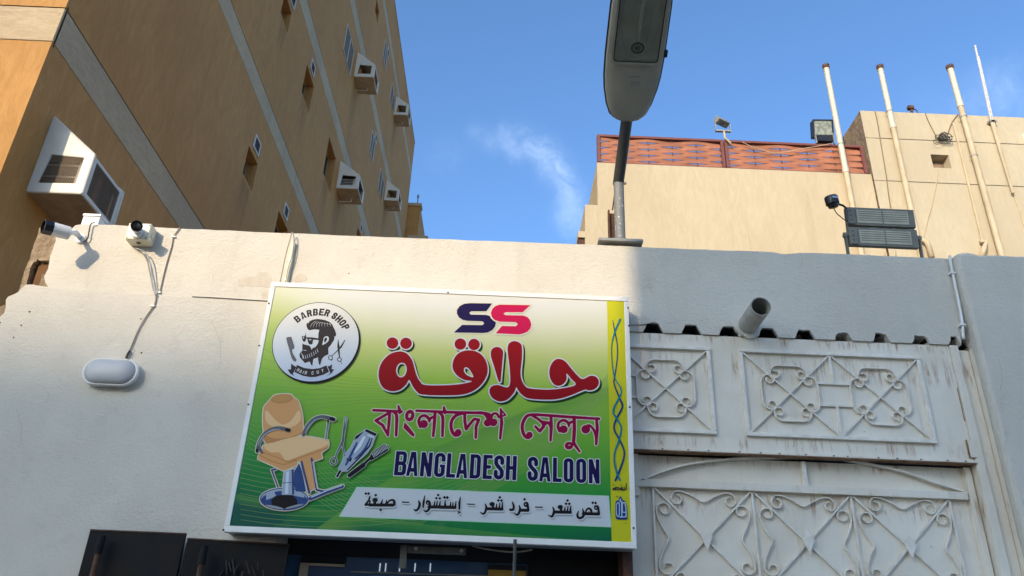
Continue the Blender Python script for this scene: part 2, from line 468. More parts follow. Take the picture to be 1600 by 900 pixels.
poly = [(p.x, p.z) for p in top] + [(xp, zlin)] if False else [(p.x, p.z) for p in top]
poly += [(P(1500, 530, Y=YW).x, zlin)] + [q for q in reversed(notch) if q[0] < P(1500, 530, Y=YW).x - .001]
poly += [(.70, zlin), (.70, zdoor), (xd0, zdoor), (xd0, 0), (P(75, 448, Y=YW).x - .05, 0)]
poly += [(p.x, p.z) for p in reversed(left[1:])]
mb = MB().prism_y(poly, YW, YW+.2)
obj('wall', mb, m_stucco, shop, label='rough white stucco wall with flat parapet')
# lower, slightly proud coat of render
low_px = [(-260,700),(-200,640),(-120,560),(-40,520),(-8,500),(0,494),(6,489),(8.5,478),(8,469),(12,463),(20,460),(28,456),(34,449),(41,444),(51,444),(62,446),(68,447),(81,448.5),(180,455),(300,463),(430,468.5)]
lowp = jit(PP(low_px, Y=YW-.016), .003, .04)
poly = [(p.x, p.z) for p in lowp] + [(lowp[-1].x, zdoor+.02), (xd0-.005, zdoor+.02), (xd0-.005, 0), (lowp[0].x, 0)]
mb = MB().prism_y(poly, YW-.016, YW-.002)
obj('render_coat', mb, m_stucco, shop, bevel=.006)
q = jit(PP([(984,494.5),(1004,494),(1022,495),(1023,503),(1006,507),(984,507)], Y=YW-.01), .003, .04)
obj('render_patch', MB().prism_y([(p.x, p.z) for p in q], YW-.01, YW-.001), m_stucco, shop, bevel=.004)
for pts in ([(372,436),(385,431),(398,433),(405,425),(418,426),(424,436),(423,449),(400,447),(374,447)], [(462,432),(470,427),(478,431),(480,437),(470,440),(461,441)],
            [(408,457),(417,455),(418,467),(409,467)]):
    q = jit(PP(pts + [pts[0]], Y=YW-.0015), .004, .03)[:-1]
    obj('worn_patch', MB().prism_y([(p.x, p.z) for p in q], YW-.0015, YW+.002), m_patch, shop)
# broken end: rubble core behind the render
yr = YW+.03
out = [(61,356),(57,372),(51,388),(48,398),(42,414),(36,432),(31,450),(26,462),(31,462),(41,448),(42,440),(47,419),(52,410),(57,408),(58,404),(61,407),(75,407),(86,404),(92,368),(88,354)]
q = jit(PP(out + [out[0]], Y=yr), .004, .03)[:-1]
obj('rubble_end', MB().prism_y([(p.x, p.z) for p in q], yr, yr+.16), m_rubble, shop, label='broken brown plaster end of the wall')
q = jit(PP([(65,428),(72,430),(82,440),(84,455),(58,455),(63,440),(65,428)], Y=yr), .004, .02)[:-1]
obj('rubble', MB().prism_y([(p.x, p.z) for p in q], yr, yr+.1), m_rubble, shop)
q = jit(PP([(-30,520),(-30,500),(-4,480),(0,479),(8,476),(14,463),(26,458),(32,452),(40,452),(40,520)], Y=yr), .004, .03)
obj('rubble', MB().prism_y([(p.x, p.z) for p in q], yr, yr+.14), m_rubble, shop)
cav = [P(50, 395, Y=yr+.2), P(96, 395, Y=yr+.2)]
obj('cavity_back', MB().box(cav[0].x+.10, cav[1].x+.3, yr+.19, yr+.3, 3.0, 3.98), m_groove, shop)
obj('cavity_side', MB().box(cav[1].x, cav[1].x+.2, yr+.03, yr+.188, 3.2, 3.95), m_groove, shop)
# pilaster on the right
YP = 4.13
xpil = (P(1497, 420, Y=YP).x + P(1540, 572, Y=YP).x) / 2
q = jit(PP([(1480,403),(1486,399),(1500,394.5),(1510,393),(1522,395),(1530,397.5),(1560,397),(1585,399),(1600,399),(1760,406)], Y=YP), .003, .06)
q = [p for p in q if p.x > xpil]
poly = [(xpil, q[0].z-.006)] + [(p.x, p.z) for p in q] + [(q[-1].x, 0), (xpil, 0)]
obj('pilaster', MB().prism_y(poly, YP, YP+.5), m_stucco, shop, label='thicker white stuccoed pier at the right end', bevel=.02)
YG_ = 4.214
m_crack = simple('crack_dirt', (.46, .40, .31), .95)
m_sheet = simple('sooty_shaded_sheet', (.030, .020, .014), .9, c2=(.014, .011, .009), scale=12)  # soot and the shade inside the ribs, both put into one near-black colour
# corrugated roof sheet that runs back over the gate
prof = []
x = .70
for cxh in holes_x:
    prof += [(cxh-.060, zlin), (cxh-.031, zlin+.056), (cxh+.031, zlin+.056), (cxh+.060, zlin)]
prof = [(.70, zlin)] + prof + [(xpil-.01, zlin)]
prof = [p for p in prof if p[0] <= xpil-.005]
mb = MB(); n = len(prof)
top_ = [(a, YG_+.004, b-.001) for a, b in prof] + [(a, 6.2, b+.11) for a, b in prof]
bot_ = [(a, YG_+.004, b-.006) for a, b in prof] + [(a, 6.2, b+.105) for a, b in prof]
mb.v = top_ + bot_
for i in range(n-1):
    mb.f += [(i, i+1, n+i+1, n+i), (2*n+i, 3*n+i, 3*n+i+1, 2*n+i+1), (i, 2*n+i, 2*n+i+1, i+1)]
obj('corrugated_sheet', mb, m_sheet, shop, fixn=False)
# inside: floor-to-roof box so that openings look into a dark room
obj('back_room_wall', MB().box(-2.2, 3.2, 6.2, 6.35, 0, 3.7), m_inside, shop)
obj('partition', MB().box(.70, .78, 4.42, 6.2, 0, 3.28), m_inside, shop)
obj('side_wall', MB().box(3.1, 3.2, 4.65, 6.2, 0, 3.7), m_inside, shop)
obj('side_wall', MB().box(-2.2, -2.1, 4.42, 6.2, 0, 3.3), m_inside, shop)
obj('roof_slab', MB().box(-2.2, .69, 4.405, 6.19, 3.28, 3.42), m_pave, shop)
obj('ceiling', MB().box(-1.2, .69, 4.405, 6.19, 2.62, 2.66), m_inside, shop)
# hairline cracks in the render
rc = random.Random(11)
for pts, yy in (([(210,545),(205,570),(207,590),(200,612)], YW-.0175), ([(60,600),(75,612),(72,628)], YW-.0175),
                ([(1003,452),(1012,446),(1018,455),(1024,458)], YW-.0012), ([(1250,395),(1254,408),(1249,420)], YW-.0012), ([(330,500),(345,540),(341,580)], YW-.0175),
                ([(1560,560),(1566,590),(1562,610)], YP-.0012), ([(25,640),(34,668),(30,700)], YW-.0175)):
    q = catmull(PP(pts, Y=yy), 5); q = [Vector((a.x+rc.uniform(-.003, .003), yy, a.z+rc.uniform(-.003, .003))) for a in q]
    obj('hairline_crack', MB().tube(q, .0007, 4), m_crack, shop)
# dirt specks and small holes
for px, py, r in ((46,487,1.6),(33,508,1.3),(21,527,1.3),(220,498,1.2),(0,504,1.3),(221,551,1.4),(545,427,1.1)):
    p = P(px, py, Y=YW-.019 if py > 470 and px < 400 else YW-.003)
    obj('nail_hole', MB().lathe([(0, r*.0036), (.004, r*.003)], p, (0, 1, 0), 7), m_groove, shop)

# ------------------------------------------------------------------ doorway under the sign
dr = thing('shop_doorway', 'dark shop doorway with blue glass just below the green sign', 'door', (0, 4.3, 0))
yg = 4.42
g0, g1 = P(432, 880, Y=yg), P(826, 880, Y=yg)
obj('glass_pane', MB().box(g0.x, g1.x, yg, yg+.01, .1, P(620, 873, Y=yg).z), m_doorglass, dr)
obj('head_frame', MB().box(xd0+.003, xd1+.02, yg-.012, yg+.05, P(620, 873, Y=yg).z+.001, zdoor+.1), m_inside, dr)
obj('side_panel', MB().box(g1.x+.003, .66, yg-.04, yg-.013, .05, P(900, 871, Y=yg-.04).z), m_steelb, dr)
obj('jamb', MB().box(.64, .69, YW-.002, YW+.22, 0, zdoor+.05), m_rustb, dr)
obj('reflected_rail', MB().bar(P(548, 893.5, Y=yg-.008), P(790, 901, Y=yg-.008), .006, .012), m_galv, dr)  # reflection in the door glass, built as a solid bar
a = P(472, 867, Y=yg-.02); b = P(538, 886, Y=yg-.02)
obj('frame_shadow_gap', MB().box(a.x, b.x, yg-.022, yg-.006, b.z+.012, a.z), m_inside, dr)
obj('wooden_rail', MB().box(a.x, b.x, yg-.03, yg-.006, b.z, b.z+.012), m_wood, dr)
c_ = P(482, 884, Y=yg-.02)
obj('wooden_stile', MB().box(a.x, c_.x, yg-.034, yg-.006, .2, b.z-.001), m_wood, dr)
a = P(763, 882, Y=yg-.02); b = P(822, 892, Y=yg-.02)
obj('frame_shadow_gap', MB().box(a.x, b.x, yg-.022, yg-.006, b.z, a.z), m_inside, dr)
obj('reflected_yellow_label', MB().box(a.x, b.x, yg-.024, yg-.006, b.z-.06, b.z-.001), m_yellowlbl, dr)  # reflected patch in the door glass, built as a yellow block
k = NT('reflection_glow'); k.b.inputs['Emission Color'].default_value = (.75, .85, 1, 1); k.b.inputs['Emission Strength'].default_value = .22; m_reflglow = k.m  # faint glow standing in for reflection streaks on the door glass, no lamp
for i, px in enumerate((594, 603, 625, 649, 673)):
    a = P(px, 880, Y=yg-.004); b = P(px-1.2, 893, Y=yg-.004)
    obj('reflection_streak', MB().box(b.x-.003, b.x+.003, yg-.005, yg-.001, b.z, a.z), m_reflglow, dr)
# steel hardware that hangs in the doorway
hb = thing('sign_bracket', 'flat grey steel strap with two bolts under the middle of the sign', 'bracket', P(680, 860, Y=4.16))
a, b = P(637, 858.5, Y=4.16), P(728, 862, Y=4.16)
obj('strap', MB().bar(a, b, .034, .01), m_dsteel, hb)
obj('hanger', MB().bar(P(631, 852, Y=4.155), P(629, 888, Y=4.155), .034, .006), m_dsteel, hb)
for px, py in ((650, 857.5), (721, 861)):
    obj('bolt', MB().lathe([(0, .011), (.008, .009)], P(px, py, Y=4.155), (0, -1, 0), 6), m_galv, hb)
rod = obj('steel_rod', MB().tube([P(805, 843, Y=4.0), P(805, 843, Y=4.0) - Vector((0, 0, 1.2))], .0085, 10), m_dsteel)
tag(rod, 'thin dark upright steel rod standing in front of the sign lower edge', 'rod')
cb = obj('loose_cable', MB().tube(catmull(PP([(738,853),(760,858),(790,862),(812,862),(832,859)], Y=4.14), 4), .004, 6), m_cable, smooth=True)
tag(cb, 'loose pale cable sagging below the right half of the sign', 'cable')

# black steel door leaves folded back on the wall
def leaf(px0, px1, pyt0, pyt1, y0, y1, label, rod_px, cap_px):
    a = P(px0, pyt0, Y=y0); b = P(px1, pyt1, Y=y1)
    z = (a.z + b.z) / 2
    t = thing('steel_door_leaf', label, 'door', (a.x, a.y, 0), 'open black steel door leaves')
    d = Vector((b.x-a.x, b.y-a.y, 0)); n = Vector((d.y, -d.x, 0)).normalized()
    mb = MB().obox(((a+b)/2).to_2d().to_3d() + Vector((0, 0, z/2+.03)), d/2, n*.012, Vector((0, 0, z/2-.03)))
    s = obj('steel_sheet', mb, m_steelb, t, bevel=.002)
    obj('top_edge_strip', MB().bar(Vector((a.x, a.y, z+.004)), Vector((b.x, b.y, z+.004)), .03, .006, (0, 0, 1)), m_rustb, t)
    yy = y0 - .06
    r0 = P(*rod_px, Y=yy); 
    obj('bolt_rod', MB().tube([r0, Vector((r0.x, r0.y, 1.2))], .013, 10), m_rustb, t, smooth='auto')
    c0 = P(*cap_px, Y=yy)
    obj('bolt_sleeve', MB().tube([c0, Vector((c0.x, c0.y, c0.z-.085))], [.017, .020], 10), m_steelb, t, smooth='auto')
    return t
leaf(143, 290, 827, 838.5, 4.12, 4.12, 'black steel door leaf with thin rust-brown rod, leftmost, flat on the white wall', (157, 850), (160, 837))
leaf(294, 452, 839.5, 856, 4.11, 4.17, 'scratched black steel door leaf next to the doorway, under the sign corner', (317, 868), (320, 853))
m_scuff = simple('scuffed_bare_metal', (.038, .031, .025), .8, c2=(.022, .016, .012), scale=40)
scuffed = [o for o in bpy.data.objects if o.name.startswith('steel_door_leaf')][-1]
rs = random.Random(5)
for px, py, L_ in ((352,874,22),(356,878,14),(362,873,24),(372,880,12),(383,876,20),(392,884,15),(402,878,12),(410,890,10),(348,889,12),(378,892,16)):
    a = P(px, py, Y=4.10); b = P(px+rs.uniform(-7, 7), py+L_, Y=4.10)
    obj('scratch', MB().bar((a.x, 4.112, a.z), (b.x, 4.112, b.z), rs.uniform(.003, .008), .008), m_scuff, scuffed)

# ------------------------------------------------------------------ white sheet-metal gate
YG = 4.214
gate = thing('metal_gate', 'white rust-stained sheet metal gate with wrought scrollwork, right of the sign', 'gate', (1.6, YG, 0))
zt = P(1240, 530, Y=YG).z
zl0 = P(1240, 709, Y=YG).z          # underside line of the fixed upper part
gx1 = P(1486, 560, Y=YG).x
YL = 4.285
up = obj('upper_panel', MB().box(.695, gx1, YG, YG+.03, zl0, zt), m_gate, gate, label='fixed upper panel with square scroll grilles')
obj('lip', MB().box(.695, gx1+.004, YG-.014, YG+.055, zl0-.012, zl0-.001), m_gate, gate, label='folded lower lip of the fixed panel')
obj('rusty_edge', MB().box(.695, gx1+.004, YG-.015, YG+.050, zl0-.017, zl0-.0125), m_gaterust, gate)
for i in range(14):
    xx = .9 + i*.125 + random.uniform(-.03, .03)
    if xx < gx1-.03: obj('weld_spot', MB().obox((xx, YG-.016, zl0-.006), Vector((.004,0,0)), Vector((0,.002,0)), Vector((0,0,.003))), m_gaterust, gate)
lw = obj('leaf_panel', MB().box(.695, gx1+.02, YL, YL+.02, .1, zl0-.023), m_gate, gate, label='door leaf of the gate with scroll grilles')
x2 = P(1518, 560, Y=YG).x; x3 = min(P(1534, 560, Y=4.2).x, xpil-.004)
obj('frame_post', MB().box(gx1+.002, gx1+.05, YG-.012, YG+.06, .02, zt), m_gate, gate, bevel=.003)
obj('frame_post', MB().box(gx1+.053, x2, YG+.012, YG+.05, .02, zt-.02), m_gate, gate, bevel=.003)
obj('frame_post', MB().box(x2+.003, x3, YG-.03, YG+.04, .02, zt-.02), m_gate, gate, bevel=.008)
a = P(1494, 606, Y=YG); b = P(1506, 658, Y=YG)
obj('rust_seam', MB().box(gx1-.006, gx1-.003, YG-.003, YG+.001, b.z, a.z), m_gaterust, gate)
a = P(1494, 687, Y=YG); b = P(1500, 715, Y=YG)
obj('hinge_plate', MB().box(gx1-.022, gx1+.014, YG-.018, YG-.0125, b.z, a.z), m_gate, gate)
obj('rust_seam', MB().box(gx1-.026, gx1-.0225, YG-.012, YG+.001, b.z, a.z), m_gaterust, gate)
obj('frame_post', MB().box(P(1000, 730, Y=YG).x-.03, P(1000, 730, Y=YG).x-.0, YL-.03, YL-.001, zl0-.25, zl0-.024), m_gate, gate)
obj('frame_post', MB().box(.693, .75, YL-.028, YL-.001, .1, zl0-.27), m_gate, gate)
obj('frame_post', MB().box(gx1-.045, gx1-.008, YL-.03, YL-.001, .1, zl0-.024), m_gate, gate)

def scroll_path(pts): return catmull([Vector(p) for p in pts], 6)
def sub(name, mb, par, **k): return obj(name, mb, m_scroll, par, **k)
def c_scroll():
    """one C scroll above the centre of its square, in local x,z"""
    out = []
    cxs, czs = .078, .118
    out = [(0, .166), (.03, .166), (.055, .166)]
    for k in range(1, 5): a = R(90-90*k/4*1.0); out.append((.055+.052*math.cos(a), .114+.052*math.sin(a)))
    r = .030; c = (.107-r, .114)
    for k in range(1, 12):
        a = R(-28*k); rr = r*(1-.035*k); out.append((c[0]+rr*math.cos(a), c[1]+rr*math.sin(a)))
    l = [(-x, z) for x, z in out[1:]][::-1]
    return l + out
def ogee_scroll():
    out = [(0, .192), (.05, .218), (.10, .240), (.135, .246)]
    for k in range(1, 4): a = R(90-90*k/3); out.append((.135+.04*math.cos(a), .206+.04*math.sin(a)))
    r = .030; c = (.175-r, .203)
    for k in range(1, 11):
        a = R(-27*k); rr = r*(1-.03*k); out.append((c[0]+rr*math.cos(a), c[1]+rr*math.sin(a)))
    l = [(-x, z) for x, z in out[1:]][::-1]
    return l + out
def ribbon(mb, path, w, t, y):
    """strip bent on edge: t thick in the plane, w deep along y"""
    n = len(path); vs = []
    for i in range(n):
        p = Vector(path[i]); q = Vector(path[min(i+1, n-1)]) - Vector(path[max(i-1, 0)])
        q = Vector((q.x, q.z)).normalized(); nn = Vector((-q.y, q.x))*t/2
        vs += [(p.x+nn.x, y, p.z+nn.y), (p.x-nn.x, y, p.z-nn.y), (p.x-nn.x, y+w, p.z-nn.y), (p.x+nn.x, y+w, p.z+nn.y)]
    fs = [(0, 1, 2, 3), (4*n-4, 4*n-1, 4*n-2, 4*n-3)]
    for i in range(n-1):
        a, b = 4*i, 4*i+4
        for k in range(4): fs.append((a+k, b+k, b+(k+1) % 4, a+(k+1) % 4))
    return mb.add(vs, fs)
def xgrille(par, cx_, cz_, hw, hh, ysurf, kind, gap=0.0):
    th = .0075
    for s in (-1, 1):
        p0 = (cx_-hw, ysurf-.010 - (.0009 if s > 0 else 0), cz_-s*hh); p1 = (cx_+hw, ysurf-.010 - (.0009 if s > 0 else 0), cz_+s*hh)
        sub('diagonal_bar', MB().bar(p0, p1, .0085 if kind == 'c' else .0095, .012+(.001 if s > 0 else 0)), par)
    sc = c_scroll() if kind == 'c' else ogee_scroll()
    for k in range(4):
        a = R(90*k + random.uniform(-1.2, 1.2)); sxz = 1.0 if kind == 'c' else 1.0
        sv = 1.0 if (k % 2 == 0) else sxz
        jj = random.uniform(.97, 1.03)
        pts = [(cx_ + (x*math.cos(a) - z*math.sin(a))*jj*(hw/.25 if kind == 'c' else 1), 0, cz_ + (x*math.sin(a) + z*math.cos(a))*jj) for x, z in sc]
        path = catmull(pts, 3)
        sub('scroll_bar', ribbon(MB(), path, .018, .0054, ysurf-.0215+.0007*k), par)
def gx(px, py, y=YG): return P(px, py, Y=y).x
def gz(px, py, y=YG): return P(px, py, Y=y).z
def frame_bars(par, x0, x1, z0, z1, y, w=.020, d=.022):
    sub('frame_bar', MB().box(x0, x1, y-d, y-.0005, z1-w, z1), par, bevel=.002)
    sub('frame_bar', MB().box(x0, x1, y-d, y-.0005, z0, z0+w), par, bevel=.002)
    sub('frame_bar', MB().box(x0, x0+w, y-d+.002, y-.0005, z0+w+.001, z1-w-.001), par, bevel=.002)
    sub('frame_bar', MB().box(x1-w, x1, y-d+.002, y-.0005, z0+w+.001, z1-w-.001), par, bevel=.002)
# left square (partly behind the sign) and the double one
zf1 = (gz(1045, 543)+gz(1295, 551))/2; zf0 = (gz(1050, 677)+gz(1310, 688))/2
xr = gx(1113, 610); hw = (xr-.02) - gx(1039, 605)
cz_ = gz(1039, 605)
xl = gx(1039, 605) - hw - .02
frame_bars(up, xl, xr, zf0, zf1, YG)
xgrille(up, gx(1039, 605), (zf0+zf1)/2, hw, (zf1-zf0)/2-.02, YG, 'c')
xa, xb_ = gx(1158, 600), gx(1447, 620)
frame_bars(up, xa, xb_, zf0, zf1, YG)
xm = (xa+xb_)/2
c1 = (xa+.02+xm-.006)/2; c2 = (xm+.006+xb_-.02)/2; hw2 = (xm-.006-xa-.02)/2
zc = (zf0+zf1)/2
xgrille(up, c1, zc, hw2, (zf1-zf0)/2-.02, YG, 'c'); xgrille(up, c2, zc, hw2, (zf1-zf0)/2-.02, YG, 'c')
sub('middle_bar', MB().box(xm-.007, xm+.007, YG-.016, YG-.0005, zc+.075, zf1-.02), up)
sub('middle_bar', MB().box(xm-.007, xm+.007, YG-.016, YG-.0005, zf0+.02, zc-.055), up)
for dz in (.068, -.062):
    sub('cross_bar', MB().box(xm-.10, xm+.10, YG-.015, YG-.0005, zc+dz-.006, zc+dz+.006), up)
sub('cross_bar', MB().box(.70, xl+hw*.45, YG-.015, YG-.0005, zc+.062, zc+.074), up)
sub('cross_bar', MB().box(.70, xl+hw*.45, YG-.015, YG-.0005, zc-.066, zc-.054), up)
# transom zone of the leaf: arch, short post, beam
yb = YL-.026
zb1 = gz(1250, 763, YL); zb0 = gz(1250, 771, YL)
beam = obj('top_rail', MB().box(.695, gx(1503, 770, YL)+.01, YL-.034, YL-.001, zb0-.004, zb1+.010), m_gate, gate, bevel=.002)
arch = [(1001,752),(1035,738),(1070,728),(1110,722),(1150,718.5),(1190,717),(1250,716.5),(1300,718),(1330,722),(1370,730),(1405,738),(1440,750),(1470,760),(1500,769)]
ap = PP(arch, Y=YL)
ribbon(mb := MB(), catmull([(p.x, 0, p.z) for p in ap], 3),   .032, .009, YL-.034)
sub('arch_bar', mb, lw)
a = P(1251, 718, Y=YL); sub('short_post', MB().box(a.x-.011, a.x+.011, YL-.034, YL-.0005, zb1+.011, zl0-.03), lw)
# leaf grilles
vb = [gx(1019.6, 763, YL), gx(1173.8, 770, YL), gx(1324, 775, YL), gx(1481, 780, YL)]
pit = (vb[3]-vb[0])/3
vb = [vb[0]+pit*i for i in range(4)]
for x in vb: sub('upright_bar', MB().box(x-.0055, x+.0055, YL-.016, YL-.0005, .7, zb0-.005), lw)
czl = (gz(1100, 844, YL)+gz(1257.7, 848.5, YL)+gz(1416.6, 854, YL))/3
hh = zb0-.005-czl
for i in range(3):
    cx_ = (vb[i]+vb[i+1])/2
    xgrille(lw, cx_, czl, pit/2-.008, hh, YL, 'o')
    xgrille(lw, cx_, czl-2*hh, pit/2-.008, hh, YL, 'o')
    w, h = .031, .062
    d = MB().prism_y([(cx_, czl+h), (cx_+w, czl+.012), (cx_, czl-h), (cx_-w, czl+.012)], YL-.034, YL-.028)
    sub('diamond_plate', d, lw)
# pinned wire and nick marks
nick = P(990, 665, Y=YG)

# ------------------------------------------------------------------ spout, conduit, cables on the wall
a = P(1168, 508, Y=YW); b = Vector((a.x-.004, YW-.27, a.z-.006))
sp = thing('drain_spout', 'cream plastic drain pipe sticking out of the wall above the gate', 'pipe', a)
mb = MB(); ax = (b-a)
n = 28
mb.lathe([(-.1, .056), (ax.length, .056), (ax.length, .0515), (-.1, .0515)], a, ax, n, False, False)
obj('pipe', mb, m_spout, sp, smooth='auto', fixn=False)
q = [(a.x+.078*math.cos(t)*random.uniform(.85, 1.15), a.z-.01+.075*math.sin(t)*random.uniform(.85, 1.1)) for t in [i*math.pi/8 for i in range(16)]]
obj('mortar_collar', MB().prism_y(q, YW-.006, YW+.02), m_stucco, sp, bevel=.004)
cd = thing('wall_conduit', 'thin white electrical conduit down the wall beside the right pier', 'conduit', P(1500, 530, Y=YW))
yc = YW-.02
pts = PP([(1484,400),(1486,412),(1489,428),(1496,462),(1503,500),(1505.5,530)], Y=yc)
obj('conduit_pipe', MB().tube(catmull(pts, 4), .0085, 8), m_white, cd, smooth=True)
for px, py in ((1488.5, 427), (1504, 508)):
    obj('clip', MB().box(P(px, py, Y=yc).x-.018, P(px, py, Y=yc).x+.013, yc-.012, YW, P(px, py, Y=yc).z-.006, P(px, py, Y=yc).z+.006), m_white, cd)

def cable(pts, y, r, mat, label, smooth=True, name='wall_cable', cat='cable', clips=()):
    q = catmull(PP(pts, Y=y), 5)
    o = obj(name, MB().tube(q, r, 6), mat, smooth=True); tag(o, label, cat)
    for px, py in clips:
        p = P(px, py, Y=y); obj('clip', MB().box(p.x-.016, p.x+.009, y-.006, y+.006, p.z-.004, p.z+.004), m_white, o)
    return o
ylo = YW-.024
cable([(281,355.5),(277,361),(271,370),(268,385),(262,405),(256,428),(251,450),(249,460)], YW-.007, .0038, m_cable,
      'grey cable clipped down the wall just right of the round-eyed camera', clips=((272,370),(249,457)))
cable([(212,388),(222,395),(230,408),(234,425),(239,450),(243,461),(243,470),(240,478),(230,492),(218,512),(208,535),(197,560)], ylo, .0038, m_cable,
      'grey cable running from the square camera box down to the oval wall lamp', clips=((239,478),))
cable([(213,388),(225,393),(232,402),(236,420),(238,440),(243,461)], ylo-.012, .0034, simple('blue_grey_cable', (.28,.33,.38), .5),
      'thin blue-grey cable looping beside the grey one under the camera box')
cable([(300,463.5),(340,465.5),(380,468),(420,470.5)], YW-.020, .0022, m_dcable, 'thin dark wire lying along the ledge at the sign top left')
cd2 = thing('cable_duct', 'short cream plastic trunking above the top left corner of the sign', 'duct', P(452, 442, Y=YW))
a = P(458.5, 378, Y=YW-.022); b = P(450.5, 446, Y=YW-.022)
obj('trunking', MB().box(a.x-.011, a.x+.011, YW-.024, YW, b.z, a.z), m_cream, cd2, bevel=.002)
obj('screw', MB().lathe([(0, .006), (.004, .005)], Vector((a.x-.004, YW-.024, a.z-.13)), (0, -1, 0), 8), m_silver, cd2)
obj('screw', MB().lathe([(0, .006), (.004, .005)], Vector((a.x-.006, YW-.024, b.z+.04)), (0, -1, 0), 8), m_silver, cd2)
cable([(437,444),(441,425),(446,400),(452,378),(455,367),(457,363),(459,370),(459,382),(456,400),(450,420),(446,442)], YW-.035, .0032, m_cable,
      'thin grey cable looped up over the wall edge by the trunking')

# ------------------------------------------------------------------ oval bulkhead lamp
lc = P(173.5, 582, Y=YW-.05)
bl = thing('bulkhead_lamp', 'oval white plastic wall lamp on the white wall left of the sign', 'lamp', Vector((lc.x, YW-.016, lc.z)))
def stadium(a, r, n=12):
    out = []
    for k in range(n+1): t = R(-90+180*k/n); out.append((a+r*math.cos(t), r*math.sin(t)))
    for k in range(n+1): t = R(90+180*k/n); out.append((-a+r*math.cos(t), r*math.sin(t)))
    return out
def loft(rings, c, cap0=True, cap1=True):
    """rings: (y offset, outline)"""
    mb = MB(); n = len(rings[0][1]); vs = []
    for y, o in rings: vs += [(c.x+a, c.y+y, c.z+b) for a, b in o]
    fs = []
    for i in range(len(rings)-1):
        for j in range(n): k = (j+1) % n; fs.append((i*n+j, i*n+k, (i+1)*n+k, (i+1)*n+j))
    if cap0: fs.append(tuple(range(n-1, -1, -1)))
    if cap1: fs.append(tuple((len(rings)-1)*n+j for j in range(n)))
    return mb.add(vs, fs)
c0 = Vector((lc.x, YW-.016, lc.z))
A_, R_ = .075, .078
obj('base', loft([(0, stadium(A_-.006, R_-.006)), (-.030, stadium(A_-.003, R_-.003))], c0), m_white, bl, smooth='auto')
obj('rim', loft([(-.030, stadium(A_, R_)), (-.037, stadium(A_, R_+.002)), (-.046, stadium(A_, R_-.001)), (-.050, stadium(A_-.003, R_-.006)), (-.044, stadium(A_-.006, R_-.010))], c0, True, False), m_white, bl, smooth=True)
k = NT('frosted_diffuser'); k.color((.46, .465, .48)); k.rough(.42); m_diff = k.m
obj('diffuser', loft([(-.044, stadium(A_-.006, R_-.009)), (-.058, stadium(A_-.010, R_-.013)), (-.068, stadium(A_-.02, R_-.026)), (-.073, stadium(A_-.03, R_-.045)), (-.075, stadium(A_-.045, R_-.066))], c0), m_diff, bl, smooth=True)
cable([(197,560),(199.5,553.5),(203,548)], YW-.03, .007, m_dcable, 'short black cable sleeve entering the top of the oval lamp', name='cable_sleeve')

# ------------------------------------------------------------------ security cameras
bc = thing('bullet_camera', 'white bullet security camera with black face, pointing left from the wall corner', 'security camera', P(127, 374, Y=YW))
wc = P(127, 374, Y=YW)
tip = P(68, 354, Y=YW-.25); tail = P(109, 365, Y=YW-.15)
d = (tip-tail).normalized()
obj('wall_base', MB().lathe([(0, .032), (.012, .032), (.018, .026)], wc, (0, -1, 0), 22), m_white, bc, smooth='auto')
elb = wc + Vector((-.012, -.055, .012))
obj('bracket_arm', MB().tube(catmull([wc+Vector((0,-.015,0)), elb, tail + d*.005], 5), [.015]*10+[.012], 12), m_white, bc, smooth=True)
obj('joint', MB().lathe([(-.014, .010), (-.008, .019), (.008, .019), (.014, .010)], elb, (1, 0, .3), 14), m_white, bc, smooth='auto')
L = (tip-tail).length
obj('housing', MB().lathe([(0, .030), (.006, .040), (L-.045, .041), (L-.045, .036)], tail, d, 20), m_white, bc, smooth='auto')
fc = tail + d*(L-.045)
obj('sunshield', MB().lathe([(0, .0425), (.03, .045), (.046, .045), (.048, .039), (.036, .038)], fc, d, 8, False, False), m_black, bc, smooth='auto')
obj('lens', MB().lathe([(.0, .037), (.034, .0375), (.036, .028), (.040, .012)], fc, d, 18), m_lens, bc, smooth='auto')
obj('status_strip', MB().obox(tail+d*(L*.35)+Vector((.0, -.0415, .010)), d*.018, Vector((0, .001, 0)), Vector((0, 0, .002))), m_galv, bc)
obj('camera_lead', MB().tube(catmull(PP([(131,378),(137,372),(139,362),(142,350),(148,348)], Y=YW-.02), 4), .0038, 6), m_dcable, bc, smooth=True)
jb = thing('junction_box', 'small white junction box on top of the wall behind the bullet camera', 'junction box', P(141, 350, Y=YW+.06))
a, b = P(126, 351, Y=YW+.03), P(157, 338, Y=YW+.03)
jb_b = obj('box', MB().box(a.x, b.x, YW+.03, YW+.12, a.z-.02, b.z-.004), m_white, jb, bevel=.004)
obj('lid', MB().box(a.x-.004, b.x+.004, YW+.024, YW+.126, b.z-.003, b.z+.014), m_white, jb, bevel=.003)
for px in (134, 149): obj('knockout', MB().lathe([(0, .013), (.003, .012)], P(px, 346, Y=YW+.03), (0, -1, 0), 14), m_white, jb)

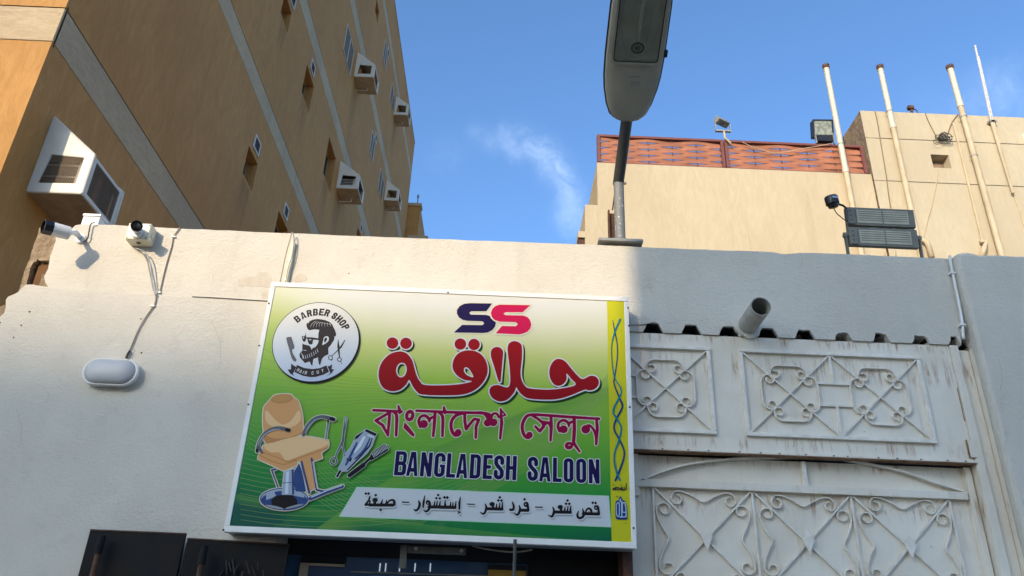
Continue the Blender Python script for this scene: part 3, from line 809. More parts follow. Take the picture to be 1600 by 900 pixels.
tcam = thing('turret_camera', 'white camera with a black round eye on a cream square box on the wall', 'security camera', P(216, 373, Y=YW))
c1_, c2_ = P(194.5, 372, Y=YW-.09), P(230, 350, Y=YW-.09)
bx0, bx1 = c1_.x, P(231, 372, Y=YW-.09).x; bz0 = P(212, 374, Y=YW-.09).z; bz1 = P(212, 348, Y=YW-.09).z
obj('mounting_box', MB().box(bx0, bx1, YW-.09, YW, bz0, bz1), m_cream, tcam, bevel=.008, seg=3)
for xx in (bx0+.012, bx1-.012):
    for zz in (bz0+.012, bz1-.012):
        obj('box_screw', MB().lathe([(0, .006), (.002, .005)], Vector((xx, YW-.0905, zz)), (0, -1, 0), 8), m_galv, tcam)
mc = Vector(((bx0+bx1)/2, YW-.092, (bz0+bz1)/2))
obj('side_gland', MB().lathe([(0, .017), (.006, .016)], Vector((bx1, YW-.045, mc.z-.01)), (1, 0, 0), 14), m_cream, tcam)
obj('cable_hole', MB().lathe([(0, .013), (.002, .013)], Vector((mc.x, YW-.05, bz0-.001)), (0, 0, -1), 12), m_black, tcam)
obj('camera_base', MB().lathe([(0, .037), (.010, .037), (.016, .030)], mc+Vector((0, 0, -.014)), (0, -1, 0), 22), m_white, tcam, smooth='auto')
cdir = Vector((.44, -.86, -.26)).normalized()
k0 = mc+Vector((.004, -.034, -.002))
obj('camera_body', MB().lathe([(-.016, .018), (-.004, .029), (.052, .030)], k0, cdir, 20), m_white, tcam, smooth='auto')
obj('visor', MB().lathe([(.045, .032), (.072, .033), (.072, .029), (.060, .028)], k0, cdir, 20, False, False), m_black, tcam, smooth='auto')
obj('lens', MB().lathe([(.05, .029), (.060, .029), (.064, .014)], k0, cdir, 18), m_lens, tcam, smooth='auto')

# ------------------------------------------------------------------ street lamp on the wall top
base = P(967, 379, Y=4.32)
lamp = thing('street_lamp', 'grey street lamp with a long flat head leaning out over the street', 'street lamp', base)
a = P(934, 379, Y=4.22); b = P(1003, 383, Y=4.22)
zt_ = (a.z+b.z)/2
obj('base_plate', MB().box(a.x, b.x, 4.17, 4.46, zt_-.008, zt_+.012), m_galv, lamp, label='flat steel base plate', bevel=.003)
pole_top = P(966.5, 284, Y=4.32); pb = Vector((pole_top.x, 4.32, zt_+.012))
k = simple('paint_flecked_pole', (.27, .27, .25), .6, c2=(.21, .21, .19), scale=14)
kk = NT('flecked_galvanised_pole'); p_ = kk.pos(); n_ = kk.noise(p_, 60, 4, .6); z_ = kk.xyz(p_)[2]
msk = kk.rng(kk.math('ADD', n_, kk.math('MULTIPLY', kk.math('SUBTRACT', 4.35, z_), .09)), .62, .66)
kk.color(kk.mix(msk, kk.mix(kk.noise(p_, 12, 3), (.15, .155, .15), (.22, .22, .205)), (.6, .6, .56))); kk.rough(.55); m_pole = kk.m
obj('pole', MB().tube([pb, pole_top+Vector((0, 0, .03))], .0335, 20), m_pole, lamp, smooth='auto')
hd0 = P(979.5, 186, Y=3.95)                       # where the arm enters the head
adir = (hd0-pole_top).normalized()
m_arm = simple('dark_grey_arm', (.055, .06, .055), .5, scale=20)
obj('arm', MB().tube([pole_top-adir*.02, hd0+adir*.06], .0365, 20), m_arm, lamp, smooth='auto')
obj('collar_bolt', MB().lathe([(0, .008), (.02, .008)], pole_top+Vector((.03, -.01, -.02)), (1, -.3, 0), 6), m_galv, lamp)
# head: loft of half-oval sections along the head axis
hax = (P(1003, 0, Y=3.30) - hd0).normalized()
hx = hax.cross(Vector((0, 0, 1))).normalized()
if hx.x < 0: hx = -hx
hup = hx.cross(hax).normalized()
if hup.z < 0: hup = -hup
HL = .88
def hsec(t, w, hgt, dn=.0, n=20):
    """section: flat-ish underside, domed top"""
    out = []
    for k in range(n):
        an = 2*math.pi*k/n; c, s = math.cos(an), math.sin(an)
        xx = w*math.copysign(abs(c)**.75, c)
        zz = (hgt*abs(s)**.8 if s > 0 else -dn*abs(s)**.6)
        out.append(hd0 + hax*t + hx*xx + hup*zz)
    return out
prof_h = [(-.005, .045, .04, .03), (.008, .078, .06, .040), (.035, .108, .08, .044), (.10, .135, .10, .047), (.20, .158, .12, .048), (.28, .168, .13, .048), (.42, .173, .13, .046), (.70, .171, .12, .046), (.90, .160, .10, .044), (1.02, .12, .07, .036), (1.07, .07, .04, .026)]
mb = MB(); nn = 20
for t, w, h, dn in prof_h: mb.v += [tuple(p) for p in hsec(t, w, h, dn)]
m_ = len(prof_h)
for i in range(m_-1):
    for j in range(nn): k_ = (j+1) % nn; mb.f.append((i*nn+j, i*nn+k_, (i+1)*nn+k_, (i+1)*nn+j))
mb.f += [tuple(range(nn-1, -1, -1)), tuple((m_-1)*nn+j for j in range(nn))]
m_head = simple('grey_lamp_housing', (.36, .36, .30), .5, c2=(.30, .30, .25), scale=5)
head = obj('head_housing', mb, m_head, lamp, smooth='auto')
# dark seam between lid and body, along both sides
for s in (-1, 1):
    pts = []
    for t, w, h, dn in prof_h[1:-1]: pts.append(hd0+hax*t+hx*(w+.003)*s+hup*.010)
    obj('lid_seam', MB().tube(pts, .0065, 6), m_black, lamp)
# bowl: rounded rectangle frame, recessed reflector and clear cover
def rrect(u0, u1, v0, v1, r, n=6):
    out = []
    for cu, cv, a0 in ((u1-r, v1-r, 0), (u0+r, v1-r, 90), (u0+r, v0+r, 180), (u1-r, v0+r, 270)):
        for k in range(n+1): t = R(a0+90*k/n); out.append((cu+r*math.cos(t), cv+r*math.sin(t)))
    return out
def hp(u, v, d): return hd0 + hax*u + hx*v - hup*d
def hring(o1, d1, o2, d2, mb=None):
    mb = mb or MB(); n = len(o1)
    mb.add([hp(u, v, d1) for u, v in o1] + [hp(u, v, d2) for u, v in o2], [(j, (j+1) % n, n+(j+1) % n, n+j) for j in range(n)]); return mb
U0, U1, V_ = .385, .93, .134
fo = rrect(U0-.014, U1+.014, -V_-.014, V_+.014, .03); fi = rrect(U0, U1, -V_, V_, .022)
mb = hring(fo, .046, fo, .056); hring(fo, .056, fi, .056, mb); hring(fi, .056, fi, .048, mb)
obj('cover_frame', mb, m_head, lamp, fixn=False)
g2 = rrect(U0+.002, U1-.002, -V_+.002, V_-.002, .02)
mb = hring(fi, .0562, rrect(U0+.006, U1-.006, -V_+.006, V_-.006, .018), .0566)
obj('gasket', mb, m_black, lamp, fixn=False)
obj('reflector', MB().add([hp(u, v, .0505) for u, v in g2], [tuple(range(len(g2)))]), m_reflect, lamp)
obj('glass_cover', MB().add([hp(u, v, .0548) for u, v in g2], [tuple(range(len(g2)))]), m_bowl, lamp)
circ = [(U0+.085+.036*math.cos(t), .002+.040*math.sin(t)) for t in [i*math.pi/12 for i in range(24)]]
obj('socket', MB().add([hp(u, v, .0512) for u, v in circ], [tuple(range(24))]), m_socket, lamp)
circ2 = [(U0+.085+.020*math.cos(t), .004+.026*math.sin(t)) for t in [i*math.pi/12 for i in range(24)]]
obj('socket_rim', hring(circ2, .0514, [(U0+.085+(u-U0-.085)*.8, v*.8) for u, v in circ2], .0518), m_reflect, lamp, fixn=False)
oval = [(U0+.27+.245*math.cos(t), .112*math.sin(t)) for t in [i*math.pi/24 for i in range(48)]]
obj('reflector_edge', hring(oval, .0508, [(U0+.27+(u-U0-.27)*.985, v*.975) for u, v in oval], .0512), m_galv, lamp, fixn=False)
obj('bulb', MB().tube([hp(U0+.13, 0, .0525), hp(U0+.30, .004, .0525), hp(U0+.36, .004, .0525)], [.012, .016, .010], 12), clear('bulb_glass', (.35, .36, .30), .35), lamp, smooth=True)
obj('bulb_support', MB().tube([hp(U0+.39, -.01, .0528), hp(U0+.42, .0, .0528), hp(U0+.40, .012, .0528)], .003, 5), m_galv, lamp)
obj('reflector_glint', MB().tube([hp(U0+.12, .052, .0525), hp(U0+.29, .058, .0525)], .0018, 5), m_galv, lamp)
a = hp(.085, .0, .0505); 
obj('rating_plate', MB().obox(hp(.245, .018, .0492), hax*.017, hx*.026, hup*.0012), m_galv, lamp, label='small worn metal rating plate')
q = [hp(.295+.004*math.sin(i*2.1), -.03+i*.0085, .0488) for i in range(9)]
obj('raised_lettering', MB().tube(q, .0016, 5), m_galv, lamp)
lp = hp(.430, .178, .01)
obj('latch', MB().obox(lp, hax*.022, hx*.012, hup*.012), m_black, lamp, bevel=.003)
obj('supply_cable', MB().tube(catmull([Vector((base.x+.034, 4.33, zt_+.12)), Vector((base.x+.045, 4.31, zt_+.075)), Vector((base.x+.085, 4.28, zt_+.03)), Vector((base.x+.13, 4.25, zt_+.018))], 5), .0075, 8), m_cable, lamp, smooth=True)
rb = thing('rusty_channel', 'dark red-brown steel channel standing behind the lamp pole on the wall', 'post', Vector((base.x-.05, 4.42, zt_)))
a = P(950, 330, Y=4.42); b = P(957, 322, Y=4.42)
obj('web', MB().box(a.x+.008, base.x+.012, 4.425, 4.43, zt_+.0, a.z-.012), m_rustb, rb)
obj('flange', MB().box(a.x-.002, a.x+.008, 4.40, 4.43, zt_+.0, a.z), m_rustb, rb)
obj('lug', MB().bar(P(957, 328, Y=4.42), P(961, 300, Y=4.42), .010, .006), m_rustb, rb)

# ------------------------------------------------------------------ twin floodlight with photocell on the wall top
def zat(px, py, y): return P(px, py, Y=y).z
YF = 4.30
fl = thing('led_floodlight', 'dark grey twin-module floodlight with a small round photocell on the wall top', 'floodlight', P(1380, 400, Y=YF))
tl = (P(1321, 323, Y=YF), P(1427, 326, Y=YF), P(1425, 383, Y=YF), P(1320, 379, Y=YF))
fx0, fx1 = tl[0].x, tl[1].x
tilt = Vector((0, .10, -1)).normalized(); fn = Vector((0, -1, -.10)).normalized(); fxv = Vector((1, 0, 0))
ztop = tl[0].z; Htot = (ztop - tl[3].z) / abs(tilt.z)
o0 = Vector((fx0, YF, ztop))
W = fx1-fx0
def fpt(u, v, d): return o0 + fxv*u + tilt*v + fn*d
def fbox(u0, u1, v0, v1, d0, d1):
    c = fpt((u0+u1)/2, (v0+v1)/2, (d0+d1)/2)
    return MB().obox(c, fxv*(u1-u0)/2, tilt*(v1-v0)/2, fn*(d1-d0)/2)
hm = Htot*.475
for i, v0 in enumerate((0, Htot-hm)):
    h_ = obj('module_housing', fbox(0, W, v0, v0+hm, -.035, 0), m_flood, fl, bevel=.004)
    obj('driver_cover', fbox(.004, W*.115, v0+.006, v0+hm-.006, 0, .010), m_flood, h_, bevel=.002)
    for vv in (.25, .5, .75): obj('screw', fbox(W*.045, W*.06, v0+hm*vv-.004, v0+hm*vv+.004, .010, .012), m_black, h_)
    obj('glass', fbox(W*.15, W*.90, v0+hm*.15, v0+hm*.87, 0, .004), m_fglass, h_)
    for q in range(5): obj('led_row', fbox(W*.17, W*.88, v0+hm*(.24+.12*q)-.002, v0+hm*(.24+.12*q)+.002, .004, .0055), m_flood, h_)
    obj('centre_rib', fbox(W*.515, W*.53, v0+hm*.15, v0+hm*.87, .004, .0065), m_flood, h_)
    for q in range(9): obj('cooling_fin', fbox(W*(.1+.1*q), W*(.1+.1*q)+.004, v0+.02, v0+hm-.06, -.070, -.036), m_flood, h_)
for u0, u1 in ((.0, .04), (.17, .33), (.36, .43), (.50, .62), (.74, .88)):
    obj('link', fbox(W*(u0+.16 if u0 > .1 else u0), W*(min(u1+.10, .99) if u0 > .1 else u1), hm-.001, Htot-hm+.001, -.03, -.012), m_flood, fl)
for s, ux in ((-1, -.012), (1, W+.012)):
    pv = fpt(ux, Htot*.72, -.02)
    obj('pivot_knob', MB().lathe([(-.014, .019), (.014, .019)], pv, (1, 0, 0), 14), m_flood, fl, smooth='auto')
    ft = P(1330 if s < 0 else 1437, 400 if s < 0 else 403, Y=YF+.02); 
    obj('bracket_arm', MB().bar(pv+Vector((.004*s, 0, 0)), Vector((pv.x, YF+.05, ft.z-.03)), .034, .006, (1, 0, 0)), m_flood, fl)
obj('bracket_foot', MB().box(fx0-.02, fx1+.02, YF+.03, YF+.075, ft.z-.04, ft.z-.033), m_flood, fl)
pc = P(1300, 315, Y=YF-.06)
obj('photocell', MB().lathe([(-.044, .012), (-.040, .030), (-.022, .034), (-.018, .042), (.030, .042), (.036, .038)], pc, (-.18, -.15, 1), 22), m_black, fl, smooth='auto')
obj('photocell_label', MB().obox(pc+Vector((.004, -.043, .008)), Vector((.018, .004, .002)), Vector((0, .001, 0)), Vector((0, 0, .008))), m_silver, fl)
arm = [P(1310, 319, Y=YF-.03), P(1317, 321, Y=YF-.03), P(1323, 326, Y=YF-.02), P(1323, 345, Y=YF-.02)]
obj('photocell_arm', MB().tube(arm, .007, 6), m_black, fl)
obj('photocell_lead', MB().tube(catmull(PP([(1303,326),(1308,334),(1314,339),(1320,344)], Y=YF-.04), 4), .0035, 6), m_black, fl, smooth=True)
# ------------------------------------------------------------------ tall ochre building on the left
XB = -4.609
YB0, YB1, ZB = 6.0, 29.8, 23.8
bands = [(3.55, 3.99), (7.13, 7.57), (10.78, 11.17), (14.20, 14.66), (18.0, 18.5), (21.9, 22.3)]
brown = thing('ochre_building', 'tall ochre brown apartment building with grey bands on the left', 'building', (XB, YB0, 0))
deep = [(11.28, 11.85, 9.24, 9.82), (11.34, 11.90, 13.03, 13.56), (13.38, 14.11, 12.82, 13.58), (13.42, 14.21, 9.00, 9.84), (11.34, 11.9, 16.6, 17.15),
        (16.0, 16.92, 12.55, 13.62), (20.57, 21.4, 13.0, 13.77), (16.0, 16.92, 8.9, 9.8), (13.4, 14.1, 16.55, 17.3), (22.72, 23.7, 13.2, 13.9), (18.6, 19.2, 20.62, 21.1)]
gapw = .011
bholes = [(YB0-.01, YB1+.01, a-gapw, b+gapw) for a, b in bands]
mb = MB().gridwall((XB, 0, 0), (0, 1, 0), (0, 0, 1), [YB0, YB1], [0, ZB], bholes + deep)
mb.gridwall((0, YB0, 0), (1, 0, 0), (0, 0, 1), [-18, XB], [0, ZB], [(-18.1, XB+.01, a-gapw, b+gapw) for a, b in bands])
mb.quad((-18, YB0, 0), (-18, YB1, 0), (-18, YB1, ZB), (-18, YB0, ZB))
mb.quad((-18, YB1, 0), (XB, YB1, 0), (XB, YB1, ZB), (-18, YB1, ZB))
mb.quad((-18, YB0, ZB), (XB, YB0, ZB), (XB, YB1, ZB), (-18, YB1, ZB))
D_ = .20
for a, b, c, d in deep:
    x0 = XB-D_
    mb.quad((XB, a, c), (x0, a, c), (x0, a, d), (XB, a, d)); mb.quad((XB, b, c), (XB, b, d), (x0, b, d), (x0, b, c))
    mb.quad((XB, a, d), (x0, a, d), (x0, b, d), (XB, b, d)); mb.quad((XB, a, c), (XB, b, c), (x0, b, c), (x0, a, c))
obj('wall', mb, m_brown, brown, fixn=False)
for a, b in bands:
    mb = MB().box(-18, XB, YB0+.03, YB0+.05, a-.05, b+.05); mb.box(XB-.05, XB-.03, YB0+.051, YB1, a-.05, b+.05)
    obj('joint_backing', mb, m_groove, brown)
    mb = MB().box(-18, XB, YB0, YB0+.029, a, b); mb.box(XB-.029, XB, YB0+.0295, YB1, a, b)
    obj('stone_band', mb, m_band, brown, bevel=.004, seg=1)
for a, b, c, d in deep:
    x0 = XB-D_
    f = MB(); w = .045
    f.box(x0-.02, x0+.02, a, b, d-w, d).box(x0-.02, x0+.02, a, b, c, c+w).box(x0-.02, x0+.02, a, a+w, c+w, d-w).box(x0-.02, x0+.02, b-w, b, c+w, d-w)
    f.box(x0-.012, x0+.025, (a+b)/2-.02, (a+b)/2+.02, c+w, d-w)
    f.box(x0-.012, x0+.022, a+w, (a+b)/2-.02, (c+d)/2-.012, (c+d)/2+.012)
    o = obj('window', f, m_winfb, brown)
    obj('pane', MB().box(x0-.015, x0-.005, a+.01, b-.01, c+.01, d-.01), m_darkglass, o)
vents = [(11.44, 11.77, 9.92, 10.20), (11.62, 11.95, 13.68, 13.98), (13.60, 13.93, 13.68, 13.97), (13.68, 13.99, 9.93, 10.21), (20.82, 21.13, 13.83, 14.10),
         (21.2, 21.5, 21.2, 21.55), (21.15, 21.45, 17.5, 17.78)]
for a, b, c, d in vents:
    f = MB(); w = .035; x0 = XB
    f.box(x0, x0+.022, a, b, d-w, d).box(x0, x0+.022, a, b, c, c+w).box(x0, x0+.022, a, a+w, c+w, d-w).box(x0, x0+.022, b-w, b, c+w, d-w)
    o = obj('vent_window', f, m_winframe, brown)
    obj('pane', MB().box(x0-.002, x0+.006, a+w, b-w, c+w, d-w), m_darkglass, o)
    for q in range(3):
        zz = c+w+(d-c-2*w)*(q+.5)/3; obj('louvre', MB().bar((x0+.012, a+w, zz), (x0+.012, b-w, zz), .004, .014, (1, 0, -1)), m_winfb, o)
big = [(15.85, 16.92, 16.36, 17.28), (20.6, 21.27, 20.5, 21.34), (22.72, 23.72, 20.53, 21.25), (20.6, 21.3, 16.63, 17.45), (22.72, 23.7, 16.62, 17.46)]
for a, b, c, d in big:
    f = MB(); w = .028; x0 = XB
    f.box(x0, x0+.02, a, b, d-w, d).box(x0, x0+.02, a, b, c, c+w).box(x0, x0+.02, a, a+w, c+w, d-w).box(x0, x0+.02, b-w, b, c+w, d-w)
    f.box(x0, x0+.017, (a+b)/2-.02, (a+b)/2+.02, c+w, d-w)
    o = obj('window', f, m_winframe, brown)
    for p0, p1 in ((a+w, (a+b)/2-.02), ((a+b)/2+.02, b-w)):
        obj('pane', MB().box(x0-.002, x0+.007, p0, p1, c+w, d-w), m_winglass, o)
obj('parapet_coping', MB().box(XB-.25, XB+.012, YB0-.012, YB1+.012, ZB, ZB+.04), m_brown, brown)

def panel_hole(a, b, c, d, ha, hb, hc, hd):
    """quad a b c d with a quad hole"""
    mb = MB(); A = [Vector(v) for v in (a, b, c, d)]; H = [Vector(v) for v in (ha, hb, hc, hd)]
    mb.add(A + H, [(i, (i+1) % 4, 4+(i+1) % 4, 4+i) for i in range(4)]); return mb
def wires(mb, a, b, c, d, n, m, w, lift, diamond=True):
    """wire mesh between corners a b c d (bilinear)"""
    a, b, c, d = map(Vector, (a, b, c, d)); nrm = (b-a).cross(d-a).normalized()
    def pt(u, v): return (a*(1-u)+b*u)*(1-v) + (d*(1-u)+c*u)*v
    if not diamond:
        for i in range(1, n): mb.bar(pt(i/n, 0), pt(i/n, 1), w, .002, nrm)
        for j in range(1, m): mb.bar(pt(0, j/m)+nrm*.0021, pt(1, j/m)+nrm*.0021, w, .002, nrm)
        return
    for k in range(1, n+m):
        # lines u*n - v*m = k - m  and u*n + v*m = k
        s = k-m; u0 = max(0, s/n); v0 = u0*n/m - s/m; u1 = min(1, (m+s)/n); v1 = u1*n/m - s/m
        mb.bar(pt(u0, v0), pt(u1, v1), w, .002, nrm)
        u0 = max(0, (k-m)/n); v0 = (k-u0*n)/m; u1 = min(1, k/n); v1 = (k-u1*n)/m
        mb.bar(pt(u0, v0)+nrm*.0021, pt(u1, v1)+nrm*.0021, w, .002, nrm)

def cage(label, y0, y1, z0, z1, z2, w, near=False, cooler='slats', pipe=True):
    t = thing('cooler_cage', label, 'air conditioner', (XB, (y0+y1)/2, z0), 'white cages over the window coolers of the ochre building')
    xo = XB+w; xi = XB+.004; th = .014
    dz = z1-z0
    def corner_x(z): return xo if z <= z1 else XB
    m1, m2 = .10*w/.5, .07
    for yy, flip in ((y0, 0), (y1, 1)):
        ha, hb = (xi+w*.13, yy, z0+.09*dz/.45), (xi+w*.84, yy, z0+.10*dz/.45)
        hc, hd = (xi+w*.84, yy, z1-.035), (xi+w*.20, yy, z1-.015)
        mb = panel_hole((xi, yy, z0), (xo, yy, z0), (xo, yy, z1), (xi, yy, z1), ha, hb, hc, hd)
        mb.quad((xi, yy, z1), (xo, yy, z1), (xo, yy, z1), (xi, yy, z2)) if False else mb.add([(xi, yy, z1), (xo, yy, z1), (xi, yy, z2)], [(0, 1, 2)])
        bm = mb
        s = obj('side_panel', bm, m_fib, t, solid=th, fixn=False) if flip else obj('side_panel', bm, m_fib, t, solid=-th, fixn=False)
        if near and not flip:
            g = MB(); wires(g, ha, hb, hc, hd, 15, 13, .0034, 0)
            obj('wire_mesh', g, m_mesh, s, kind='stuff', fixn=False)
        fr = MB(); e = .012
        for p, q in ((ha, hb), (hb, hc), (hc, hd), (hd, ha)):
            fr.bar(Vector(p)+Vector((0, -.004 if not flip else .004, 0)), Vector(q)+Vector((0, -.004 if not flip else .004, 0)), e, .012)
        obj('opening_edge', fr, m_fib, s)
    a, b, c, d = (xo, y0, z0), (xo, y1, z0), (xo, y1, z1), (xo, y0, z1)
    L = y1-y0
    h = [(xo, y0+.11*L, z0+.10*dz), (xo, y1-.10*L, z0+.10*dz), (xo, y1-.10*L, z1-.08*dz), (xo, y0+.11*L, z1-.08*dz)]
    s = obj('front_panel', panel_hole(a, b, c, d, *h), m_fib, t, solid=th, fixn=False)
    if near:
        g = MB(); wires(g, *h, 22, 15, .0042, 0); obj('wire_mesh', g, m_mesh, s, kind='stuff', fixn=False)
    obj('underside', MB().box(xi, xo, y0, y1, z0-.012, z0), m_cageu, t, bevel=.004)
    # rounded outer edges
    for p, q in (((xo, y0, z0), (xo, y0, z1)), ((xo, y1, z0), (xo, y1, z1)), ((xo, y0, z1), (XB, y0, z2)), ((xo, y1, z1), (XB, y1, z2)),
                 ((xo, y0, z0), (xo, y1, z0)), ((xi, y0, z0), (xo, y0, z0)), ((xi, y0, z0), (xi, y0, z2))):
        obj('edge_rib', MB().tube([p, q], .016 if near else .014, 8), m_fib, t, smooth='auto')
    obj('sloped_top', MB().add([(xo, y0, z1), (xo, y1, z1), (XB, y1, z2), (XB, y0, z2)], [(0, 1, 2, 3)]), m_fib, t, solid=th)
    # the cooler inside
    bxy0, bxy1 = y0+.16*L, y1-.08*L
    bx = XB+w*.86
    if cooler != 'empty':
        bdy = obj('cooler_body', MB().box(XB+.01, bx, bxy0, bxy1, z0+.02, z1-.02), m_inside if cooler == 'slats' else m_mesh, t)
        obj('louvre_post', MB().box(bx-.09, bx-.03, bxy0-.03, bxy0-.024, z0+.06, z1-.04), m_acin, bdy)
        for q in range(3 if near else 6):
            zz = z0+.11+q*(dz-.18)/(2 if near else 5)
            obj('louvre', MB().bar((XB+.03, bxy0-.012, zz), (bx-.02, bxy0-.012, zz), .014, .022, (0, -1, -.7)), m_acin, bdy)
    else:
        obj('cooler_body', MB().box(XB+.01, XB+w*.25, bxy0, bxy1, z0+.02, z1-.02), m_brown, t)
    if pipe:
        yy = y0+.55*L
        obj('drain_pipe', MB().tube([(XB+w*.62, yy, z0-.005), (XB+w*.60, yy, z0-.14), (XB+.02, yy, z0-.16)], .012, 6), m_pvc, t)
    return t
cage('large near white cooler cage with wire mesh at the far left, partly sunlit', 6.413, 7.075, 5.63, 6.075, 6.507, .52, near=True, pipe=False)
cage('cooler cage highest and left of the far two, brown opening, near the top', 17.38, 18.12, 16.80, 17.24, 17.68, .55, cooler='empty')
cage('cooler cage nearest the roof line, small, at the building edge', 23.92, 24.62, 20.75, 21.22, 21.62, .52, cooler='empty')
cage('middle cooler cage with visible grey louvres, between the second and third band', 17.42, 18.18, 13.06, 13.48, 13.90, .56)
cage('small far cooler cage lowest on the right, below the tall pale window', 24.14, 24.86, 17.05, 17.5, 17.9, .51, cooler='empty')

# ------------------------------------------------------------------ far small ochre building with an aerial
yf = 30.6
a = P(657, 322.5, Y=yf); b = P(600, 320, Y=yf)
far = thing('distant_building', 'small distant ochre building peeking over the wall right of the tall one', 'building', (a.x, yf, 0))
yend = P(667.5, 372, X=a.x).y
obj('wall', MB().box(b.x, a.x, yf, max(yf+4, min(yend+40, 140)), 0, a.z), m_brown, far)
obj('roof_coping', MB().box(b.x, a.x+.05, yf-.05, yf+.4, a.z, a.z+.15), m_band, far)
p = P(637, 369, Y=yf-.3)
obj('ledge', MB().box(p.x, p.x+.9, yf-.4, yf, p.z-.3, p.z), m_band, far)
m1 = P(652, 322, Y=yf+.3); m2 = P(653.5, 306, Y=yf+.3)
ae = obj('roof_aerial', MB().tube([m1-Vector((0, 0, .2)), m2], .028, 6).lathe([(0, .05), (.14, .05)], m2-Vector((0, 0, .1)), (0, 0, 1), 8), m_galv)
tag(ae, 'thin short aerial on the small distant ochre building', 'aerial')

# ------------------------------------------------------------------ beige building on the right
YR = 12.0
X0 = P(933, 257, Y=YR).x; X1 = P(1360, 270, Y=YR).x; ZR = (P(933, 257, Y=YR).z + P(1355, 269, Y=YR).z)/2
bei = thing('beige_building', 'sunlit beige rendered building with a wooden lattice parapet on the right', 'building', (X0, YR, 0))
obj('wall', MB().box(X0, X1, YR, YR+1.8, 0, ZR), m_beige, bei)
obj('roof_slab', MB().box(X0+.3, X1, YR+1.8, YR+7, 0, ZR-.8), m_beige2, bei)
lx = P(914, 322, Y=YR).x; lz = P(920, 320, Y=YR).z
obj('lower_wall', MB().box(lx, X0-.001, YR, YR+1.2, 0, lz), m_beige, bei)
a = P(903.5, 360, Y=YR); b = P(912, 370, Y=YR)
obj('ledge', MB().box(a.x, lx-.001, YR+.02, YR+.3, b.z, a.z), m_beige, bei)
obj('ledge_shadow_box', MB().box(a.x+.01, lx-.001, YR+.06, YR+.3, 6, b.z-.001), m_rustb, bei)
XT = P(1343, 172, Y=YR).x; ZT = (P(1345, 173, Y=YR).z + P(1590, 184.5, Y=YR).z)/2
YT = YR-.012
g1 = (P(1360, 215, Y=YT).z + P(1595, 226, Y=YT).z)/2; g2 = (P(1372, 281.5, Y=YT).z + P(1595, 292, Y=YT).z)/2
wv = [P(1453.5, 241, Y=YT), P(1484, 242.5, Y=YT), P(1485, 263, Y=YT), P(1459, 262, Y=YT)]
wx0, wx1 = (wv[0].x+wv[3].x)/2, (wv[1].x+wv[2].x)/2; wz1 = (wv[0].z+wv[1].z)/2; wz0 = (wv[2].z+wv[3].z)/2
XE = 16.0
gw = .009
mb = MB().gridwall((0, YT, 0), (1, 0, 0), (0, 0, 1), [XT, XE], [0, ZT], [(XT-.01, XE+.01, g1-gw, g1+gw), (XT-.01, XE+.01, g2-gw, g2+gw), (wx0, wx1, wz0, wz1)])
dd = .26
for q in (((wx0, YT, wz0), (wx0, YT+dd, wz0), (wx0, YT+dd, wz1), (wx0, YT, wz1)), ((wx1, YT, wz0), (wx1, YT, wz1), (wx1, YT+dd, wz1), (wx1, YT+dd, wz0)),
          ((wx0, YT, wz1), (wx1, YT, wz1), (wx1, YT+dd, wz1), (wx0, YT+dd, wz1)), ((wx0, YT, wz0), (wx0, YT+dd, wz0), (wx1, YT+dd, wz0), (wx1, YT, wz0))):
    mb.quad(*q)
mb.quad((XT, YT, ZT), (XE, YT, ZT), (XE, YT+.18, ZT), (XT, YT+.18, ZT))
mb.quad((XT+.18, YT+.18, ZT-.6), (XE, YT+.18, ZT-.6), (XE, YT+.18, ZT), (XT+.18, YT+.18, ZT))
obj('tower_wall', mb, m_beige2, bei, fixn=False, label='taller pale beige block with thin joint lines')
obj('joint_backing', MB().box(XT+.001, XE, YT+.012, YT+.03, g1-.05, g1+.05).box(XT+.001, XE, YT+.012, YT+.03, g2-.05, g2+.05), m_gjoint, bei)
yts = P(1320, 222, X=XT).y
obj('tower_side_wall', MB().box(XT, XT+.17, YT+.0005+.0, yts+1.2, ZR-1, ZT-.001).box(XT+.171, XE, YT+.2, yts+1.2, 0, ZT-.6), m_stone, bei, label='brown stone-clad side of the taller block')
f = MB(); y_ = YT+dd
f.box(wx0, wx1, y_, y_+.03, wz0, wz0+.03).box(wx0, wx1, y_, y_+.03, wz1-.03, wz1).box(wx0, wx0+.03, y_, y_+.03, wz0+.03, wz1-.03).box(wx1-.03, wx1, y_, y_+.03, wz0+.03, wz1-.03).box((wx0+wx1)/2-.01, (wx0+wx1)/2+.01, y_-.004, y_+.03, wz0+.03, wz1-.03)
w_ = obj('window', f, m_winfb, bei)
obj('pane', MB().box(wx0, wx1, y_+.012, y_+.02, wz0, wz1), m_halog, w_)
for q in range(5): 
    zz = wz0+.04+(wz1-wz0-.08)*(q+.5)/5; obj('louvre', MB().box(wx0+.03, wx1-.03, y_+.004, y_+.011, zz-.006, zz+.006), m_winframe, w_)
